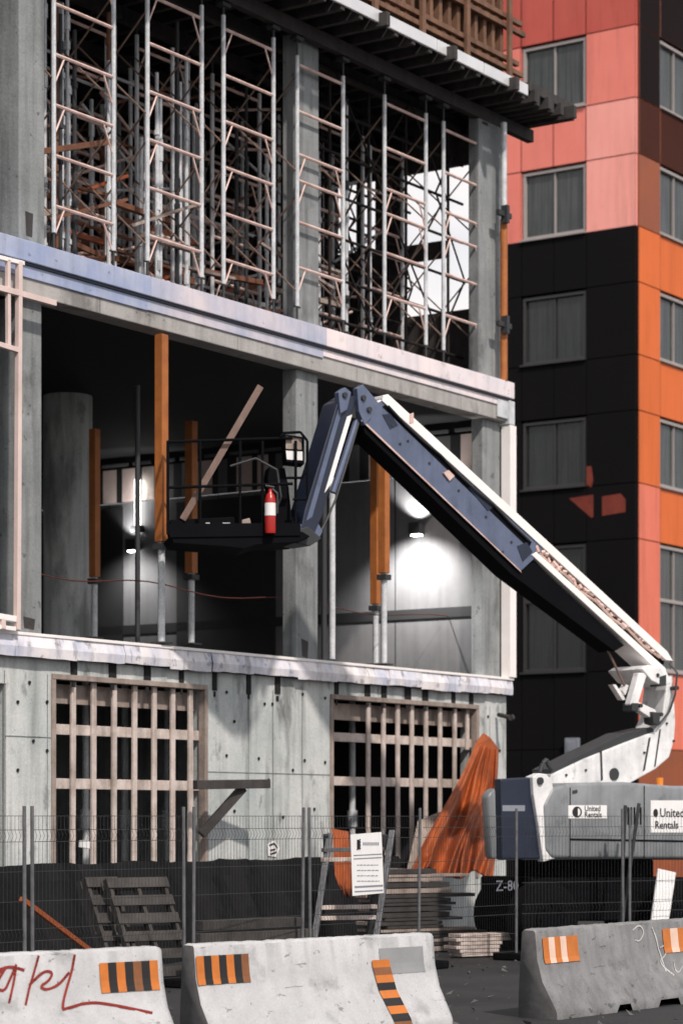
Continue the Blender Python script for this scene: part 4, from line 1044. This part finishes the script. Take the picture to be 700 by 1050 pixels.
# stickers on the wall
mb=MB(); mb.prism([FP.at(81,862,.0),FP.at(88.5,863,.0),FP.at(88.5,870.5,.0),FP.at(80.5,869,.0)],OUT*.06)
tag(mb.build('paper_note',M_label,loc=FP.at(85,866)),'small white paper note stapled low on the left grille','note')
s_=empty('wall_sticker',FP.at(279,871,-.06),FROT,'tilted white sticker with dark border on the concrete wall','sticker')
mb=MB(); mb.prism([FP.at(274,866,-.045),FP.at(281,862,-.045),FP.at(287,870,-.045),FP.at(283,879,-.045),FP.at(275,878,-.045)],IN*.004); mb.build('backing',M_label,s_)
mb=MB(); 
for p_,q_ in (((276,867),(281,865)),((281,865),(284,870)),((277,872),(282,871)),((277,876),(283,874))): mb.bar(FP.at(*p_,-.042),FP.at(*q_,-.042),.018,n=4)
mb.build('mark',M_ink,s_)

# ================================================================== light
SUN_EL,SUN_AZ=R(46),math.atan2(.42,-.91)     # azimuth measured from +Y toward +X
Sd=V((math.sin(SUN_AZ)*math.cos(SUN_EL),math.cos(SUN_AZ)*math.cos(SUN_EL),math.sin(SUN_EL)))
w=bpy.data.worlds.new('World'); sc.world=w; w.use_nodes=True
nt=w.node_tree; bg=nt.nodes['Background']; sky=nt.nodes.new('ShaderNodeTexSky'); sky.sky_type='NISHITA'; sky.sun_disc=False
sky.sun_elevation=SUN_EL; sky.sun_rotation=SUN_AZ; sky.air_density=1.0; sky.dust_density=2.0
tc=nt.nodes.new('ShaderNodeTexCoord'); cn=nt.nodes.new('ShaderNodeTexNoise'); cn.inputs['Scale'].default_value=2.2; cn.inputs['Detail'].default_value=9
mp=nt.nodes.new('ShaderNodeMapping'); mp.inputs['Scale'].default_value=(1,1,2.4); nt.links.new(tc.outputs['Generated'],mp.inputs['Vector']); nt.links.new(mp.outputs[0],cn.inputs['Vector'])
cr=nt.nodes.new('ShaderNodeMapRange'); cr.inputs[1].default_value=.30; cr.inputs[2].default_value=.55; nt.links.new(cn.outputs['Fac'],cr.inputs[0])
mxw=nt.nodes.new('ShaderNodeMix'); mxw.data_type='RGBA'; nt.links.new(cr.outputs[0],mxw.inputs[0]); nt.links.new(sky.outputs[0],mxw.inputs[6]); mxw.inputs[7].default_value=(8.6,8.3,8.3,1)
nt.links.new(mxw.outputs[2],bg.inputs['Color']); bg.inputs['Strength'].default_value=.085
sl=bpy.data.lights.new('sun','SUN'); sl.energy=2.7; sl.angle=R(2); sl.color=(1,.90,.82)
so=bpy.data.objects.new('sun',sl); COL.objects.link(so); so.rotation_euler=Sd.to_track_quat('Z','Y').to_euler(); so.location=(0,0,50)

# ================================================================== camera
cam=bpy.data.cameras.new('camera'); co=bpy.data.objects.new('camera',cam); COL.objects.link(co); sc.camera=co
co.location=(0,0,EYE); co.rotation_euler=(R(90),0,0)
cam.sensor_fit='HORIZONTAL'; cam.sensor_width=24; cam.lens=FPX/700*24; cam.shift_y=(HOR-525)/700
cam.clip_start=.1; cam.clip_end=2000
cam.dof.use_dof=True; cam.dof.focus_distance=24; cam.dof.aperture_fstop=2.0
sc.view_settings.view_transform='Standard'; sc.view_settings.look='None'; sc.view_settings.exposure=.45; sc.view_settings.gamma=1
